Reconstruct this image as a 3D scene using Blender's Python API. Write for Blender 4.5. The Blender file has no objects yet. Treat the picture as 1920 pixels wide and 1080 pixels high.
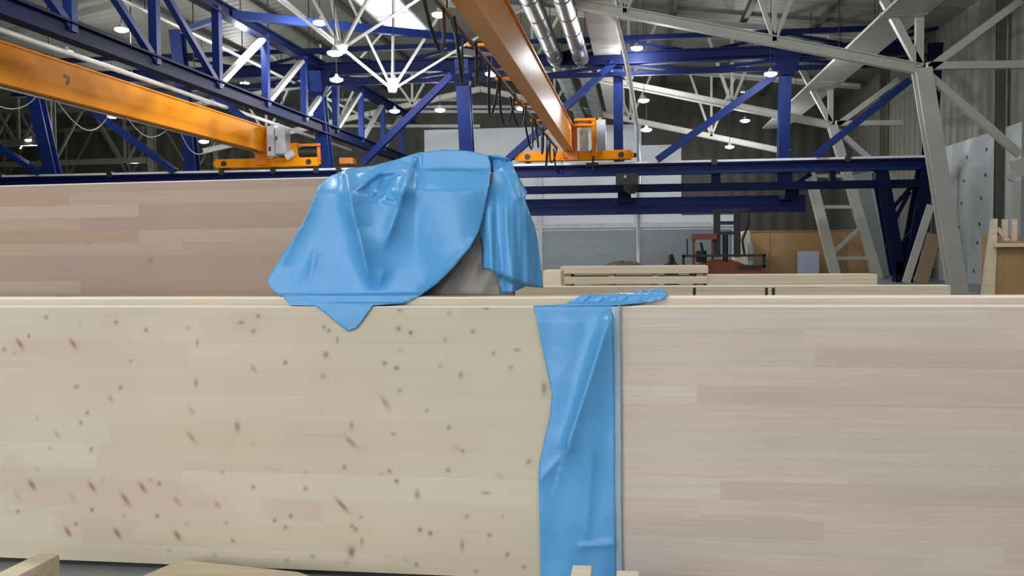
import bpy, math, random
from mathutils import Vector, Matrix
from mathutils.geometry import delaunay_2d_cdt
random.seed(7)
S = bpy.context.scene
COL = S.collection
V = Vector

# ------------------------------------------------------------------ camera
F = 1710.0
CAM = V((0, 0, 1.6))
VPX, VPY, ROLL = 1195.0, 465.0, 0.0031
cy_ = V(((VPX-960)/F, (540-VPY)/F, -1)).normalized()            # world +Y seen by the camera
t_ = (cy_.x + cy_.y*ROLL)/(-cy_.z)
cx_ = V((1, ROLL, t_)).normalized()
cz_ = cx_.cross(cy_).normalized()
M = Matrix((cx_, cy_, cz_))                                     # rows: world axes in camera space = camera axes in world columns
cd = bpy.data.cameras.new('camera'); cam = bpy.data.objects.new('camera', cd); COL.objects.link(cam)
cam.matrix_world = Matrix.Translation(CAM) @ M.to_4x4()
cd.sensor_width = 36; cd.lens = F/1920*36; cd.clip_end = 500; cd.clip_start = .05
S.camera = cam
def P(px, py, Y=None, X=None, Z=None):
    d = M @ V(((px-960)/F, (540-py)/F, -1))
    k = (Y-CAM.y)/d.y if Y is not None else (X-CAM.x)/d.x if X is not None else (Z-CAM.z)/d.z
    return CAM + d*k
def PROJ(p):
    c = M.transposed() @ (V(p)-CAM)
    return 960-c.x/c.z*F, 540+c.y/c.z*F

# ------------------------------------------------------------------ world, light, exposure
S.view_settings.view_transform = 'Standard'; S.view_settings.look = 'None'
S.view_settings.gamma = 1; S.view_settings.use_curve_mapping = False
S.view_settings.exposure = 0.0
w = bpy.data.worlds.new('daylight'); S.world = w; w.use_nodes = True
w.node_tree.nodes['Background'].inputs[0].default_value = (.93, .97, 1.0, 1)
w.node_tree.nodes['Background'].inputs[1].default_value = 3.8
LAMP_W = 450
S.cycles.max_bounces = 6; S.cycles.diffuse_bounces = 4; S.cycles.glossy_bounces = 3
S.cycles.transparent_max_bounces = 6; S.cycles.sample_clamp_indirect = 4

# ------------------------------------------------------------------ materials
def new_mat(name):
    m = bpy.data.materials.new(name); m.use_nodes = True
    return m, m.node_tree, m.node_tree.nodes['Principled BSDF']
def srgb(r, g, b):
    f = lambda c: (c/255/12.92) if c/255 <= .04045 else ((c/255+.055)/1.055)**2.4
    return (f(r), f(g), f(b), 1)
def N(nt, t, **k):
    n = nt.nodes.new(t)
    for a, v in k.items(): setattr(n, a, v)
    return n
def mat(name, rgb, rough=.6, metal=0, var=.12, scale=3.0, stretch=(1,1,1), bump=0, spec=.5):
    m, nt, b = new_mat(name)
    tc = N(nt, 'ShaderNodeTexCoord'); mp = N(nt, 'ShaderNodeMapping'); mp.inputs['Scale'].default_value = stretch
    no = N(nt, 'ShaderNodeTexNoise'); no.inputs['Scale'].default_value = scale; no.inputs['Detail'].default_value = 4
    nt.links.new(tc.outputs['Object'], mp.inputs[0]); nt.links.new(mp.outputs[0], no.inputs['Vector'])
    cr = N(nt, 'ShaderNodeValToRGB'); c = srgb(*rgb)
    cr.color_ramp.elements[0].position = .3; cr.color_ramp.elements[1].position = .7
    cr.color_ramp.elements[0].color = tuple(x*(1-var) for x in c[:3])+(1,)
    cr.color_ramp.elements[1].color = tuple(min(1, x*(1+var)) for x in c[:3])+(1,)
    nt.links.new(no.outputs['Fac'], cr.inputs[0]); nt.links.new(cr.outputs[0], b.inputs['Base Color'])
    b.inputs['Roughness'].default_value = rough; b.inputs['Metallic'].default_value = metal
    b.inputs['Specular IOR Level'].default_value = spec
    if bump:
        bp = N(nt, 'ShaderNodeBump'); bp.inputs['Strength'].default_value = bump
        nt.links.new(no.outputs['Fac'], bp.inputs['Height']); nt.links.new(bp.outputs[0], b.inputs['Normal'])
    return m
def emit(name, rgb, s):
    m, nt, b = new_mat(name)
    b.inputs['Base Color'].default_value = srgb(*rgb)
    b.inputs['Emission Color'].default_value = srgb(*rgb); b.inputs['Emission Strength'].default_value = s
    return m
def ribbed(name, rgb, axis, period, depth=.5, var=.1, rough=.55):
    """profiled metal sheet: ribs run across the given local axis"""
    m = mat(name, rgb, rough, 0, var, .35)
    nt = m.node_tree; b = nt.nodes['Principled BSDF']
    tc = N(nt, 'ShaderNodeTexCoord'); sx = N(nt, 'ShaderNodeSeparateXYZ'); nt.links.new(tc.outputs['Object'], sx.inputs[0])
    mu = N(nt, 'ShaderNodeMath', operation='MULTIPLY'); mu.inputs[1].default_value = 2*math.pi/period
    nt.links.new(sx.outputs[axis], mu.inputs[0])
    si = N(nt, 'ShaderNodeMath', operation='SINE'); nt.links.new(mu.outputs[0], si.inputs[0])
    bp = N(nt, 'ShaderNodeBump'); bp.inputs['Strength'].default_value = depth; bp.inputs['Distance'].default_value = .05
    nt.links.new(si.outputs[0], bp.inputs['Height']); nt.links.new(bp.outputs[0], b.inputs['Normal'])
    return m
def lamella(name, cols, row, seg, streak=.10, knots=False, seam=.06, sat=1.0):
    """edge-glued boards: rows along local X, random tone for each board, fine streaks, optional baked knot mask"""
    m, nt, b = new_mat(name); L = nt.links.new
    tc = N(nt, 'ShaderNodeTexCoord'); sx = N(nt, 'ShaderNodeSeparateXYZ'); L(tc.outputs['Object'], sx.inputs[0])
    def ma(op, a, bb=None, c=None):
        n = N(nt, 'ShaderNodeMath', operation=op)
        for i, v in enumerate((a, bb, c)):
            if v is None: continue
            if isinstance(v, (int, float)): n.inputs[i].default_value = v
            else: L(v, n.inputs[i])
        return n.outputs[0]
    zr = ma('DIVIDE', sx.outputs['Z'], row); rf = ma('FLOOR', zr); fr = ma('FRACT', zr)
    wn = N(nt, 'ShaderNodeTexWhiteNoise', noise_dimensions='1D'); L(rf, wn.inputs['W'])
    xs = ma('ADD', ma('DIVIDE', sx.outputs['X'], seg), ma('MULTIPLY', wn.outputs['Value'], 7.3))
    xf = ma('FLOOR', xs)
    cb = N(nt, 'ShaderNodeCombineXYZ'); L(rf, cb.inputs[0]); L(xf, cb.inputs[1])
    wn2 = N(nt, 'ShaderNodeTexWhiteNoise', noise_dimensions='2D'); L(cb.outputs[0], wn2.inputs['Vector'])
    cr = N(nt, 'ShaderNodeValToRGB'); cr.color_ramp.interpolation = 'LINEAR'
    while len(cr.color_ramp.elements) < len(cols): cr.color_ramp.elements.new(.5)
    for i, c in enumerate(cols):
        cr.color_ramp.elements[i].position = i/(len(cols)-1); cr.color_ramp.elements[i].color = srgb(*c)
    L(wn2.outputs['Value'], cr.inputs[0])
    mp = N(nt, 'ShaderNodeMapping'); mp.inputs['Scale'].default_value = (.9, 3, 34); L(tc.outputs['Object'], mp.inputs[0])
    off = N(nt, 'ShaderNodeVectorMath', operation='ADD'); L(mp.outputs[0], off.inputs[0]); L(wn2.outputs['Color'], off.inputs[1])
    no = N(nt, 'ShaderNodeTexNoise'); no.inputs['Scale'].default_value = 1.6; no.inputs['Detail'].default_value = 5; no.inputs['Roughness'].default_value = .6
    L(off.outputs[0], no.inputs['Vector'])
    no2 = N(nt, 'ShaderNodeTexNoise'); no2.inputs['Scale'].default_value = 1.1; no2.inputs['Detail'].default_value = 2
    L(tc.outputs['Object'], no2.inputs['Vector'])
    f1 = ma('MULTIPLY', ma('SUBTRACT', no.outputs['Fac'], .5), streak*4)
    f2 = ma('MULTIPLY', ma('SUBTRACT', no2.outputs['Fac'], .5), .25)
    sm = ma('MULTIPLY', ma('LESS_THAN', fr, .07), -seam)
    tot = ma('ADD', ma('ADD', ma('ADD', f1, f2), sm), 1.0)
    vm = N(nt, 'ShaderNodeVectorMath', operation='SCALE'); L(cr.outputs[0], vm.inputs[0]); L(tot, vm.inputs['Scale'])
    out = vm.outputs[0]
    if knots:
        at = N(nt, 'ShaderNodeAttribute', attribute_name='knots'); sp = N(nt, 'ShaderNodeSeparateColor'); L(at.outputs['Color'], sp.inputs[0])
        def mix(src, fac, col):
            mx = N(nt, 'ShaderNodeMix', data_type='RGBA'); L(fac, mx.inputs['Factor'])
            if hasattr(src, 'links'): L(src, mx.inputs[6])
            mx.inputs[7].default_value = col; return mx.outputs[2]
        out = mix(out, sp.outputs['Blue'], srgb(196, 164, 148))     # pink heartwood zones
        out = mix(out, sp.outputs['Red'], srgb(112, 94, 76))       # grey brown knots
        out = mix(out, sp.outputs['Green'], srgb(140, 92, 66))      # red brown spike knots
    L(out, b.inputs['Base Color']); b.inputs['Roughness'].default_value = .62
    b.inputs['Specular IOR Level'].default_value = .35
    return m

mt = {}
mt['pale'] = lamella('knotty_spruce', [(193,182,157),(199,187,165),(195,183,159),(203,192,172)], .128, 1.9, .030, True, .03)
mt['pink'] = lamella('pink_larch', [(193,175,163),(200,180,170),(192,178,168),(198,185,174),(187,168,155),(199,182,168)], .088, 2.3, .10, False, .03)
mt['tall'] = lamella('rosy_larch', [(163,136,116),(171,147,128),(163,138,120),(175,155,135),(160,136,122),(169,145,130)], .072, 1.5, .055, True, .03)
mt['edge'] = mat('fresh_cut_wood', (232,220,198), .6, 0, .05, 3, (.6,4,8))
mt['timber'] = mat('sawn_timber', (202,186,160), .65, 0, .14, 3, (.4,5,14))
mt['timber2'] = mat('old_timber', (150,132,106), .7, 0, .14, 3, (.4,5,14))
mt['plank'] = mat('planed_plank', (222,206,178), .6, 0, .10, 5, (.5,5,12))
mt['ply'] = mat('plywood', (168,132,88), .6, 0, .10, 2.2)
mt['osb'] = mat('brown_board', (158,124,84), .65, 0, .14, 1.3, (3,1,.6))
mt['orange'] = mat('orange_paint', (236,146,8), .6, 0, .05, .8, spec=.15)
mt['orange_g'] = mat('glossy_orange_paint', (244,152,14), .36, 0, .05, .8, spec=.25)
mt['orange_d'] = mat('dirty_orange_paint', (205,116,14), .42, 0, .12, 2)
mt['blue'] = mat('blue_paint', (20,40,98), .5, 0, .12, 1.2, spec=.2)
mt['navy'] = mat('dark_blue_paint', (12,20,54), .6, 0, .12, 1.2, spec=.1)
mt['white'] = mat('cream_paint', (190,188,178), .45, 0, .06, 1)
mt['cream_dimmed'] = mat('dimmed_cream_paint', (88,86,74), .5, 0, .1, 1)  # cream darkened to put the left bay's dimness into the colour; also wall posts
mt['rail'] = mat('rail_steel', (222,226,230), .5, .1, .08, 3)
mt['dark'] = mat('dark_steel', (32,34,38), .5, 0, .2, 3)
mt['black'] = mat('black_rubber', (16,16,18), .6)
mt['grey'] = mat('machine_grey', (178,182,186), .45, 0, .08, 4)
mt['galv'] = mat('galvanised_duct', (112,114,112), .38, .55, .2, 2.2, (1,4,1))
mt['pipe'] = mat('silver_pipe', (190,190,184), .3, .4, .1, 2)
mt['cable'] = mat('pale_cable', (170,170,166), .5)
mt['rust'] = mat('red_brown_paint', (140,70,34), .5, 0, .25, 5)
mt['glass'] = None
mt['floor'] = mat('concrete_floor', (140,144,144), .42, 0, .14, 1.6, bump=.03)
mt['roof'] = ribbed('roof_deck', (112,111,98), 'Y', .6, .25)
mt['purlin'] = mat('purlin_grey', (62,62,56), .6)
mt['wall_r'] = ribbed('grey_cladding', (104,103,93), 'Y', .9, .5)
mt['wall_w'] = mat('white_sandwich_panel', (168,175,175), .5, 0, .05, .4)
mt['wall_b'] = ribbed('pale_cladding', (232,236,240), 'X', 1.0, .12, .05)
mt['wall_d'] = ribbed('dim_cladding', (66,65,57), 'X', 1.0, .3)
mt['door_g'] = mat('door_grey', (138,147,152), .22, 0, .05, .7)
mt['frame'] = mat('frame_white', (206,208,206), .4)
mt['lamp'] = emit('lamp_glow', (250,253,255), 16)
mt['sky'] = emit('skylight_daylight', (250,250,246), 1.6)
mt['sheet'] = mat('blue_grey_board', (162,172,190), .5, 0, .05, 2)
mt['wrap'] = mat('white_wrap', (196,186,164), .5, 0, .1, 6, bump=.4)
mt['straw'] = mat('brown_heap', (120,104,80), .8, 0, .3, 12, bump=.6)
mt['ink'] = mat('dark_marking', (84,52,26), .6)

def film_mat(name, rgb, alpha, rough=.34):
    m, nt, b = new_mat(name); L = nt.links.new
    tc = N(nt, 'ShaderNodeTexCoord')
    no = N(nt, 'ShaderNodeTexNoise'); no.inputs['Scale'].default_value = 7; no.inputs['Detail'].default_value = 5; no.inputs['Distortion'].default_value = 1.2
    L(tc.outputs['Object'], no.inputs['Vector'])
    bp = N(nt, 'ShaderNodeBump'); bp.inputs['Strength'].default_value = .12; bp.inputs['Distance'].default_value = .03
    L(no.outputs['Fac'], bp.inputs['Height']); L(bp.outputs[0], b.inputs['Normal'])
    cr = N(nt, 'ShaderNodeValToRGB'); c = srgb(*rgb)
    cr.color_ramp.elements[0].color = tuple(x*.9 for x in c[:3])+(1,); cr.color_ramp.elements[1].color = tuple(min(1,x*1.1) for x in c[:3])+(1,)
    L(no.outputs['Fac'], cr.inputs[0]); L(cr.outputs[0], b.inputs['Base Color'])
    b.inputs['Roughness'].default_value = rough; b.inputs['Alpha'].default_value = alpha
    b.inputs['Specular IOR Level'].default_value = .5
    tr = N(nt, 'ShaderNodeBsdfTranslucent'); L(cr.outputs[0], tr.inputs['Color'])
    mx = N(nt, 'ShaderNodeMixShader'); mx.inputs[0].default_value = .10 if alpha > .9 else 0
    L(b.outputs[0], mx.inputs[1]); L(tr.outputs[0], mx.inputs[2]); L(mx.outputs[0], nt.nodes['Material Output'].inputs[0])
    return m
mt['film'] = film_mat('blue_film', (93,164,218), 1.0)
mt['film_thin'] = film_mat('thin_blue_film', (178,204,222), .85, .3)
mt['clear'] = film_mat('clear_film', (176,168,160), .38, .2)

# ------------------------------------------------------------------ mesh builder
class MB:
    def __init__(s): s.v = []; s.f = []; s.mi = []; s.smooth = []
    def add(s, vs, fs, mi=0, sm=False):
        o = len(s.v); s.v += [V(p) for p in vs]
        for f in fs: s.f.append([i+o for i in f]); s.mi.append(mi); s.smooth.append(sm)
        return s
    def hexa(s, c, mi=0):
        return s.add(c, [(0,3,2,1),(4,5,6,7),(0,1,5,4),(1,2,6,5),(2,3,7,6),(3,0,4,7)], mi)
    def box(s, a, b, mi=0):
        x0,y0,z0 = (min(p,q) for p,q in zip(a,b)); x1,y1,z1 = (max(p,q) for p,q in zip(a,b))
        return s.hexa([(x0,y0,z0),(x1,y0,z0),(x1,y1,z0),(x0,y1,z0),(x0,y0,z1),(x1,y0,z1),(x1,y1,z1),(x0,y1,z1)], mi)
    def frame_(s, p0, p1, up):
        d = (p1-p0).normalized()
        if abs(d.dot(up)) > .97: up = V((0,1,0)) if abs(d.y) < .9 else V((1,0,0))
        r = d.cross(up).normalized(); u = r.cross(d).normalized(); return d, r, u
    def beam(s, p0, p1, w, h, up=V((0,0,1)), mi=0):
        p0, p1 = V(p0), V(p1); d, r, u = s.frame_(p0, p1, up); c = []
        for p in (p0, p1):
            for a, b in ((-1,-1),(1,-1),(1,1),(-1,1)): c.append(p + r*(a*w/2) + u*(b*h/2))
        return s.hexa(c, mi)
    def ibeam(s, p0, p1, w, h, up=V((0,0,1)), t=None, mi=0):
        """H profile: two flanges and a web"""
        p0, p1 = V(p0), V(p1); d, r, u = s.frame_(p0, p1, up); t = t or h*.12
        s.beam(p0+u*(h-t)/2, p1+u*(h-t)/2, w, t, up, mi); s.beam(p0-u*(h-t)/2, p1-u*(h-t)/2, w, t, up, mi)
        return s.beam(p0, p1, t, h-2*t, up, mi)
    def tube(s, pts, r, n=8, mi=0, cap=True):
        pts = [V(p) for p in pts]; rings = []
        for i, p in enumerate(pts):
            d = (pts[min(i+1,len(pts)-1)]-pts[max(i-1,0)]).normalized()
            a = V((0,0,1)) if abs(d.z) < .9 else V((1,0,0)); x = d.cross(a).normalized(); y = d.cross(x)
            rr = r[i] if isinstance(r, (list,tuple)) else r
            rings.append([p + x*math.cos(k*2*math.pi/n)*rr + y*math.sin(k*2*math.pi/n)*rr for k in range(n)])
        vs = [q for g in rings for q in g]; fs = []
        for i in range(len(pts)-1):
            for k in range(n): fs.append((i*n+k, i*n+(k+1)%n, (i+1)*n+(k+1)%n, (i+1)*n+k))
        s.add(vs, fs, mi, True)
        if cap: s.add(rings[0], [tuple(range(n))], mi); s.add(rings[-1], [tuple(range(n))], mi)
        return s
    def prism(s, poly, e, mi=0):
        """polygon (list of 3d points) extruded by the vector e"""
        n = len(poly); poly = [V(p) for p in poly]; e = V(e)
        return s.add(poly+[p+e for p in poly], [tuple(range(n))[::-1], tuple(range(n, 2*n))]+[(i,(i+1)%n,n+(i+1)%n,n+i) for i in range(n)], mi)
def link(name, mb, mats, parent=None, bevel=0, origin=None):
    if not isinstance(mats, (list, tuple)): mats = [mats]
    if parent is not None: o = parent['_o'] if '_o' in parent else parent.location
    else: o = origin if origin is not None else V((sum(v.x for v in mb.v)/len(mb.v), sum(v.y for v in mb.v)/len(mb.v), min(v.z for v in mb.v)))
    o = V(o); me = bpy.data.meshes.new(name); me.from_pydata([v-o for v in mb.v], [], mb.f)
    for m in mats: me.materials.append(m)
    for p, mi, sm in zip(me.polygons, mb.mi, mb.smooth): p.material_index = mi; p.use_smooth = sm
    me.validate(); me.update()
    import bmesh
    bm = bmesh.new(); bm.from_mesh(me); bmesh.ops.recalc_face_normals(bm, faces=bm.faces); bm.to_mesh(me); bm.free()
    ob = bpy.data.objects.new(name, me); COL.objects.link(ob)
    if parent is None: ob.location = o
    else:
        ob.parent = parent; ORG[ob.name] = o
    if bevel:
        b = ob.modifiers.new('bevel', 'BEVEL'); b.width = bevel; b.segments = 2; b.limit_method = 'ANGLE'
    return ob
ORG = {}
def sub(name, mb, mats, part, bevel=0):
    """sub-part: its parent is a part whose local frame equals the thing's"""
    class _P: pass
    o = V(ORG[part.name]); me_parent = part
    me = link(name, mb, mats, None, bevel, origin=o); me.location = (0,0,0); me.parent = me_parent; return me
def tag(o, label=None, cat=None, group=None, kind='thing'):
    if label: o['label'] = label
    if cat: o['category'] = cat
    if group: o['group'] = group
    if kind: o['kind'] = kind
    return o
def thing(name, loc, label, cat, group=None):
    o = bpy.data.objects.new(name, None); COL.objects.link(o); o.location = loc; o.empty_display_size = .2
    return tag(o, label, cat, group)
def struct(name, mb, m, bevel=0, label=None, origin=None):
    o = link(name, mb, m, None, bevel, origin); o['kind'] = 'structure'
    if label: o['label'] = label
    return o

# ------------------------------------------------------------------ hall shell
YB, YF = 66.0, -12.0            # back wall, open front side
XR, XL = 14.0, -76.0
RIDGE, RZ, RW = -10.0, 14.6, 11.7
XV, ZV = -30.0, 11.9
def roofz(x): return RW+(XR-x)/(XR-RIDGE)*(RZ-RW) if x > RIDGE else (RZ+(RIDGE-x)/(RIDGE-XV)*(ZV-RZ) if x > XV else ZV)
struct('floor', MB().box((XL, YF, -.2), (XR+.3, YB+.3, 0)), mt['floor'], origin=(0,0,0), label='grey concrete floor of the hall')
# ceiling with an opening at the ridge for the skylight
SKX0, SKX1, SKY0, SKY1 = -13.9, -11.9, 40.0, 52.0
c = MB()
def slab(x0, x1, y0, y1):
    z0, z1 = roofz(x0), roofz(x1)
    c.hexa([(x0,y0,z0),(x1,y0,z1),(x1,y1,z1),(x0,y1,z0),(x0,y0,z0+.2),(x1,y0,z1+.2),(x1,y1,z1+.2),(x0,y1,z0+.2)])
for a, b in ((XL,XV),(XV,SKX0),(SKX1,RIDGE),(RIDGE,XR+.3)): slab(a, b, YF, YB+.3)
for y0, y1 in ((YF,SKY0),(SKY1,YB+.3)): slab(SKX0, SKX1, y0, y1)
struct('ceiling', c, mt['roof'], origin=(0,0,0), label='grey profiled roof deck')
zs = roofz(SKX0)+.1; zs2 = roofz(SKX1)+.1
sk = MB(); sk.hexa([(SKX0,SKY0,zs),(SKX1,SKY0,zs2),(SKX1,SKY1,zs2),(SKX0,SKY1,zs),(SKX0,SKY0,zs+.06),(SKX1,SKY0,zs2+.06),(SKX1,SKY1,zs2+.06),(SKX0,SKY1,zs+.06)])
wn = struct('window_1', sk, mt['sky'], label='bright skylight in the roof ridge')
wf = MB()
for y in (40, 44, 48, 52): wf.beam((SKX0, y, zs-.08), (SKX1, y, zs2-.08), .09, .12)
for x, z in ((SKX0, zs), (SKX1, zs2)): wf.beam((x, SKY0, z-.08), (x, SKY1, z-.08), .12, .14)
f_ = link('window_frame', wf, mt['frame'], None, origin=wn.location); f_.location = (0,0,0); f_.parent = wn

LWX0, LWX1 = -15.5, 7.2
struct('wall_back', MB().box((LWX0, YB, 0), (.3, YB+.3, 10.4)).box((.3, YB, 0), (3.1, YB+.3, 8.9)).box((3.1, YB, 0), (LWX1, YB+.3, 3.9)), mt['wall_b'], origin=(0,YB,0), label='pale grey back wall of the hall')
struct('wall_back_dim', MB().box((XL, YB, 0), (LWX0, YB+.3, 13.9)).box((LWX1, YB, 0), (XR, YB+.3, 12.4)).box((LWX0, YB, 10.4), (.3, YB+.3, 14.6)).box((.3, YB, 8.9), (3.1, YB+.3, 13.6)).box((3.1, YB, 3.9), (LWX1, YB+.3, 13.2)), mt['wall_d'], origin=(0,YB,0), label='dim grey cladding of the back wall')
struct('wall_front_added', MB().box((XL, YF-.3, 0), (-22, YF, ZV)).box((3, YF-.3, 0), (XR+.3, YF, RW)).box((-22, YF-.3, 8), (3, YF, 11.8)), mt['wall_d'], origin=(0,YF,0), label='unseen front wall added behind the viewer, its gate directing the daylight')  # added out of view; the off-centre gate gives the daylight a direction
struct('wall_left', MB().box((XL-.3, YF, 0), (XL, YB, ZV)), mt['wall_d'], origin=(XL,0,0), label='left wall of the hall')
struct('wall_right', MB().box((XR, YF, 0), (XR+.3, YB, RW+.1)), mt['wall_r'], origin=(XR,0,0), label='grey ribbed cladding of the right wall')
# white insulated panels on the lower right wall with screw washers
zt = P(1905, 232, X=XR-.15).z
yn = P(1915, 300, X=XR-.15).y; yf_ = P(1762, 300, X=XR-.15).y
wp = MB().box((XR-.15, yn, 0), (XR-.002, yf_, zt))
for q in ((1850,280),(1813,295),(1848,328),(1807,339),(1773,348),(1803,381),(1840,372),(1837,420),(1798,426),(1758,468),(1833,455),(1752,505),(1826,508)):
    p = P(q[0], q[1], X=XR-.16); wp.tube([p+V((.015,0,0)), p-V((.03,0,0))], .075, 8, 1)
struct('wall_right_panel', wp, [mt['wall_w'], mt['galv']], label='white insulated boards with screw washers on the right wall')
for i, y in enumerate((24.5, 29.6, 37.2, 46, 54)):
    struct('trim_%d' % (i+1), MB().ibeam((XR-.3, y, 0), (XR-.3, y, roofz(XR-.3)-.02), .3, .26), mt['cream_dimmed'], label='grey wall post on the right wall')
for i, x in enumerate((12, 8.6, 5.2, 1.8, -1.6, -5, -8, -14.6, -18, -22, -26)):
    z = roofz(x)-.12
    struct('trim_%d' % (i+10), MB().box((x-.12, 12, z-.12), (x+.12, YB, z+.1)), mt['purlin'], label='dark roof purlin')
# two big doors in the back wall, posts, rails and wall pipes
def door(n, x0, x1, ztop):
    d = struct('door_%d' % n, MB().box((x0, YB-.12, 0), (x1, YB-.01, ztop)), mt['door_g'], label='grey sectional door in the back wall')
    g = MB()
    for k in range(1, 5): g.box((x0, YB-.135, ztop*k/5-.02), (x1, YB-.12, ztop*k/5+.02))
    o = link('door_joint', g, mt['door_g'], None, origin=d.location); o.location = (0,0,0); o.parent = d
z1 = P(1100, 432, Y=YB).z
door(1, P(1020,500,Y=YB).x, P(1192,500,Y=YB).x, z1); door(2, P(1203,500,Y=YB).x, P(1372,500,Y=YB).x, z1)
for i, px in enumerate((1013, 1197)):
    x = P(px, 480, Y=YB-.3).x
    struct('trim_%d' % (i+30), MB().box((x-.16, YB-.3, 0), (x+.16, YB-.14, P(px, 325, Y=YB).z)), mt['frame'], label='white post between the back doors')
struct('trim_33', MB().box((LWX0, YB-.25, z1+.15), (LWX1, YB-.01, z1+.5)), mt['frame'], label='white rail above the back doors')
for k, (a, b, y) in enumerate(((590, 860, 187), (770, 1010, 200), (770, 1010, 209), (590, 900, 236))):
    struct('trim_%d' % (34+k), MB().tube([P(a, y, Y=YB-.25), P(b, y, Y=YB-.25)], .13, 10), mt['frame'], label='pale pipe along the back wall')

# ------------------------------------------------------------------ white roof trusses
def q32(px, py): p = P(px, py, Y=32); return p.x, p.z
KX, KZ = q32(1728, 130); FX = q32(1796, 560)[0]
cslope = (q32(1030, -3)[1]-KZ)/(KX-q32(1030, -3)[0])
def truss(Y, label, right=True, left=True, column=True, k=None):
    t = thing('roof_truss', (KX, Y, KZ), label, 'truss', 'cream roof trusses')
    A = lambda x, z: V((x, Y, z))
    zb = lambda x: KZ+(KX-x)*cslope if x > RIDGE else KZ+(KX-RIDGE)*cslope-(RIDGE-x)*cslope*.8
    zt_ = lambda x: roofz(x)-.45
    if right:
        link('bottom_chord', MB().ibeam(A(KX, KZ), A(RIDGE, zb(RIDGE)), .3, .34), mt['white'], t)
        link('top_chord', MB().ibeam(A(XR-.5, zt_(XR-.5)), A(RIDGE, zt_(RIDGE)), .3, .3), mt['white'], t)
        for nx in (4.6, -.4, -5.2):
            for dx in (-1.35, 0, 1.45):
                link('web_member', MB().beam(A(nx, zb(nx)), A(nx+dx, zt_(nx+dx)), .14, .14), mt['white'], t)
    if left:
        link('bottom_chord', MB().ibeam(A(RIDGE, zb(RIDGE)), A(-29, zb(-29)), .3, .34), mt['white'], t)
        link('top_chord', MB().ibeam(A(RIDGE, zt_(RIDGE)), A(-29.6, zt_(-29.6)), .3, .3), mt['white'], t)
        for nx in (-14.5, -19.5, -24.5):
            for dx in (-1.6, 0, 1.6):
                link('web_member', MB().beam(A(nx, zb(nx)), A(nx+dx, zt_(nx+dx)), .14, .14), mt['white'], t)
    if column:
        k = thing('steel_column', (FX, Y, 0), label.replace('roof truss', 'leaning column').replace('spanning', 'carrying the truss'), 'column', 'cream leaning columns')
        link('shaft', MB().ibeam(A(FX, 0), A(KX, KZ), .52, .52, V((0,1,0)), .07), mt['white'], k)
        link('base_plate', MB().box((FX-.45, Y-.4, 0), (FX+.45, Y+.4, .05)), mt['white'], k)
    if column or k:
        br = [((1742,128),(1912,2)), ((1738,124),(1925,121)), ((1745,145),(1912,290)), ((1724,125),(1690,62)), ((1723,122),(1724,18))]
        for a, b in br:
            pa, pb = q32(*a), q32(*b)
            if b[1] < 70 and b[0] < 1800: kk = (roofz(pb[0])-.25-pa[1])/(pb[1]-pa[1]); pb = (pa[0]+(pb[0]-pa[0])*kk, pa[1]+(pb[1]-pa[1])*kk)
            link('brace', MB().beam(A(*pa), A(min(pb[0], XR-.2), pb[1]), .24, .24), mt['white'], k)
    return t
truss(32, 'cream steel roof truss spanning in front of the blue gantry', left=False)
KCOL = thing('lattice_column', P(1600, 530, Y=46), 'cream laced column with rungs left of the blue trestle', 'column')
truss(46, 'cream steel roof truss spanning just behind the blue gantry', left=False, column=False, k=KCOL)
truss(58.5, 'cream steel roof truss spanning nearest to the pale back wall', column=False)
# second bay on the far left: low trusses on a row of columns
for Y, lb in ((44, 'nearer'), (54, 'middle'), (63, 'farthest')):
    t = thing('roof_truss', (-50, Y, 6), 'dim cream roof truss of the left bay, %s of three' % lb, 'truss', 'trusses of the left bay')
    z0 = 7.0
    link('bottom_chord', MB().beam((-75.5, Y, z0), (-30.5, Y, z0+.4), .3, .34), mt['cream_dimmed'], t)
    link('top_chord', MB().beam((-75.5, Y, 10.7), (-30.5, Y, 10.7), .3, .3), mt['cream_dimmed'], t)
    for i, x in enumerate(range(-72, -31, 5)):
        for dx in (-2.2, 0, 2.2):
            link('web_member', MB().beam((x, Y, z0+.1), (x+dx, Y, 10.7), .14, .14), mt['cream_dimmed'], t)
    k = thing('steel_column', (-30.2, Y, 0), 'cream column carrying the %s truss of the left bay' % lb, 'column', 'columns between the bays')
    link('shaft', MB().ibeam((-30.2, Y, 0), (-30.2, Y, ZV-.05), .4, .4, V((0,1,0)), .05), mt['cream_dimmed'], k)
# slender white post and hanger near the right crane
t = thing('steel_post', P(1150, 5, Y=32)-V((0,0,0)), 'slender cream rod angled down beside the blue gantry post', 'post')
pts = [P(1146, -30, Y=34), P(1156, 40, Y=35), P(1174, 110, Y=37), P(1186, 180, Y=40), P(1194, 235, Y=43), P(1197, 300, Y=45.3)]
link('rod', MB().tube([V((pts[0].x-.2, 33.5, roofz(pts[0].x)-.05))]+pts+[V((pts[-1].x, 45.4, 0))], .1, 8), mt['frame'], t)
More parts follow.
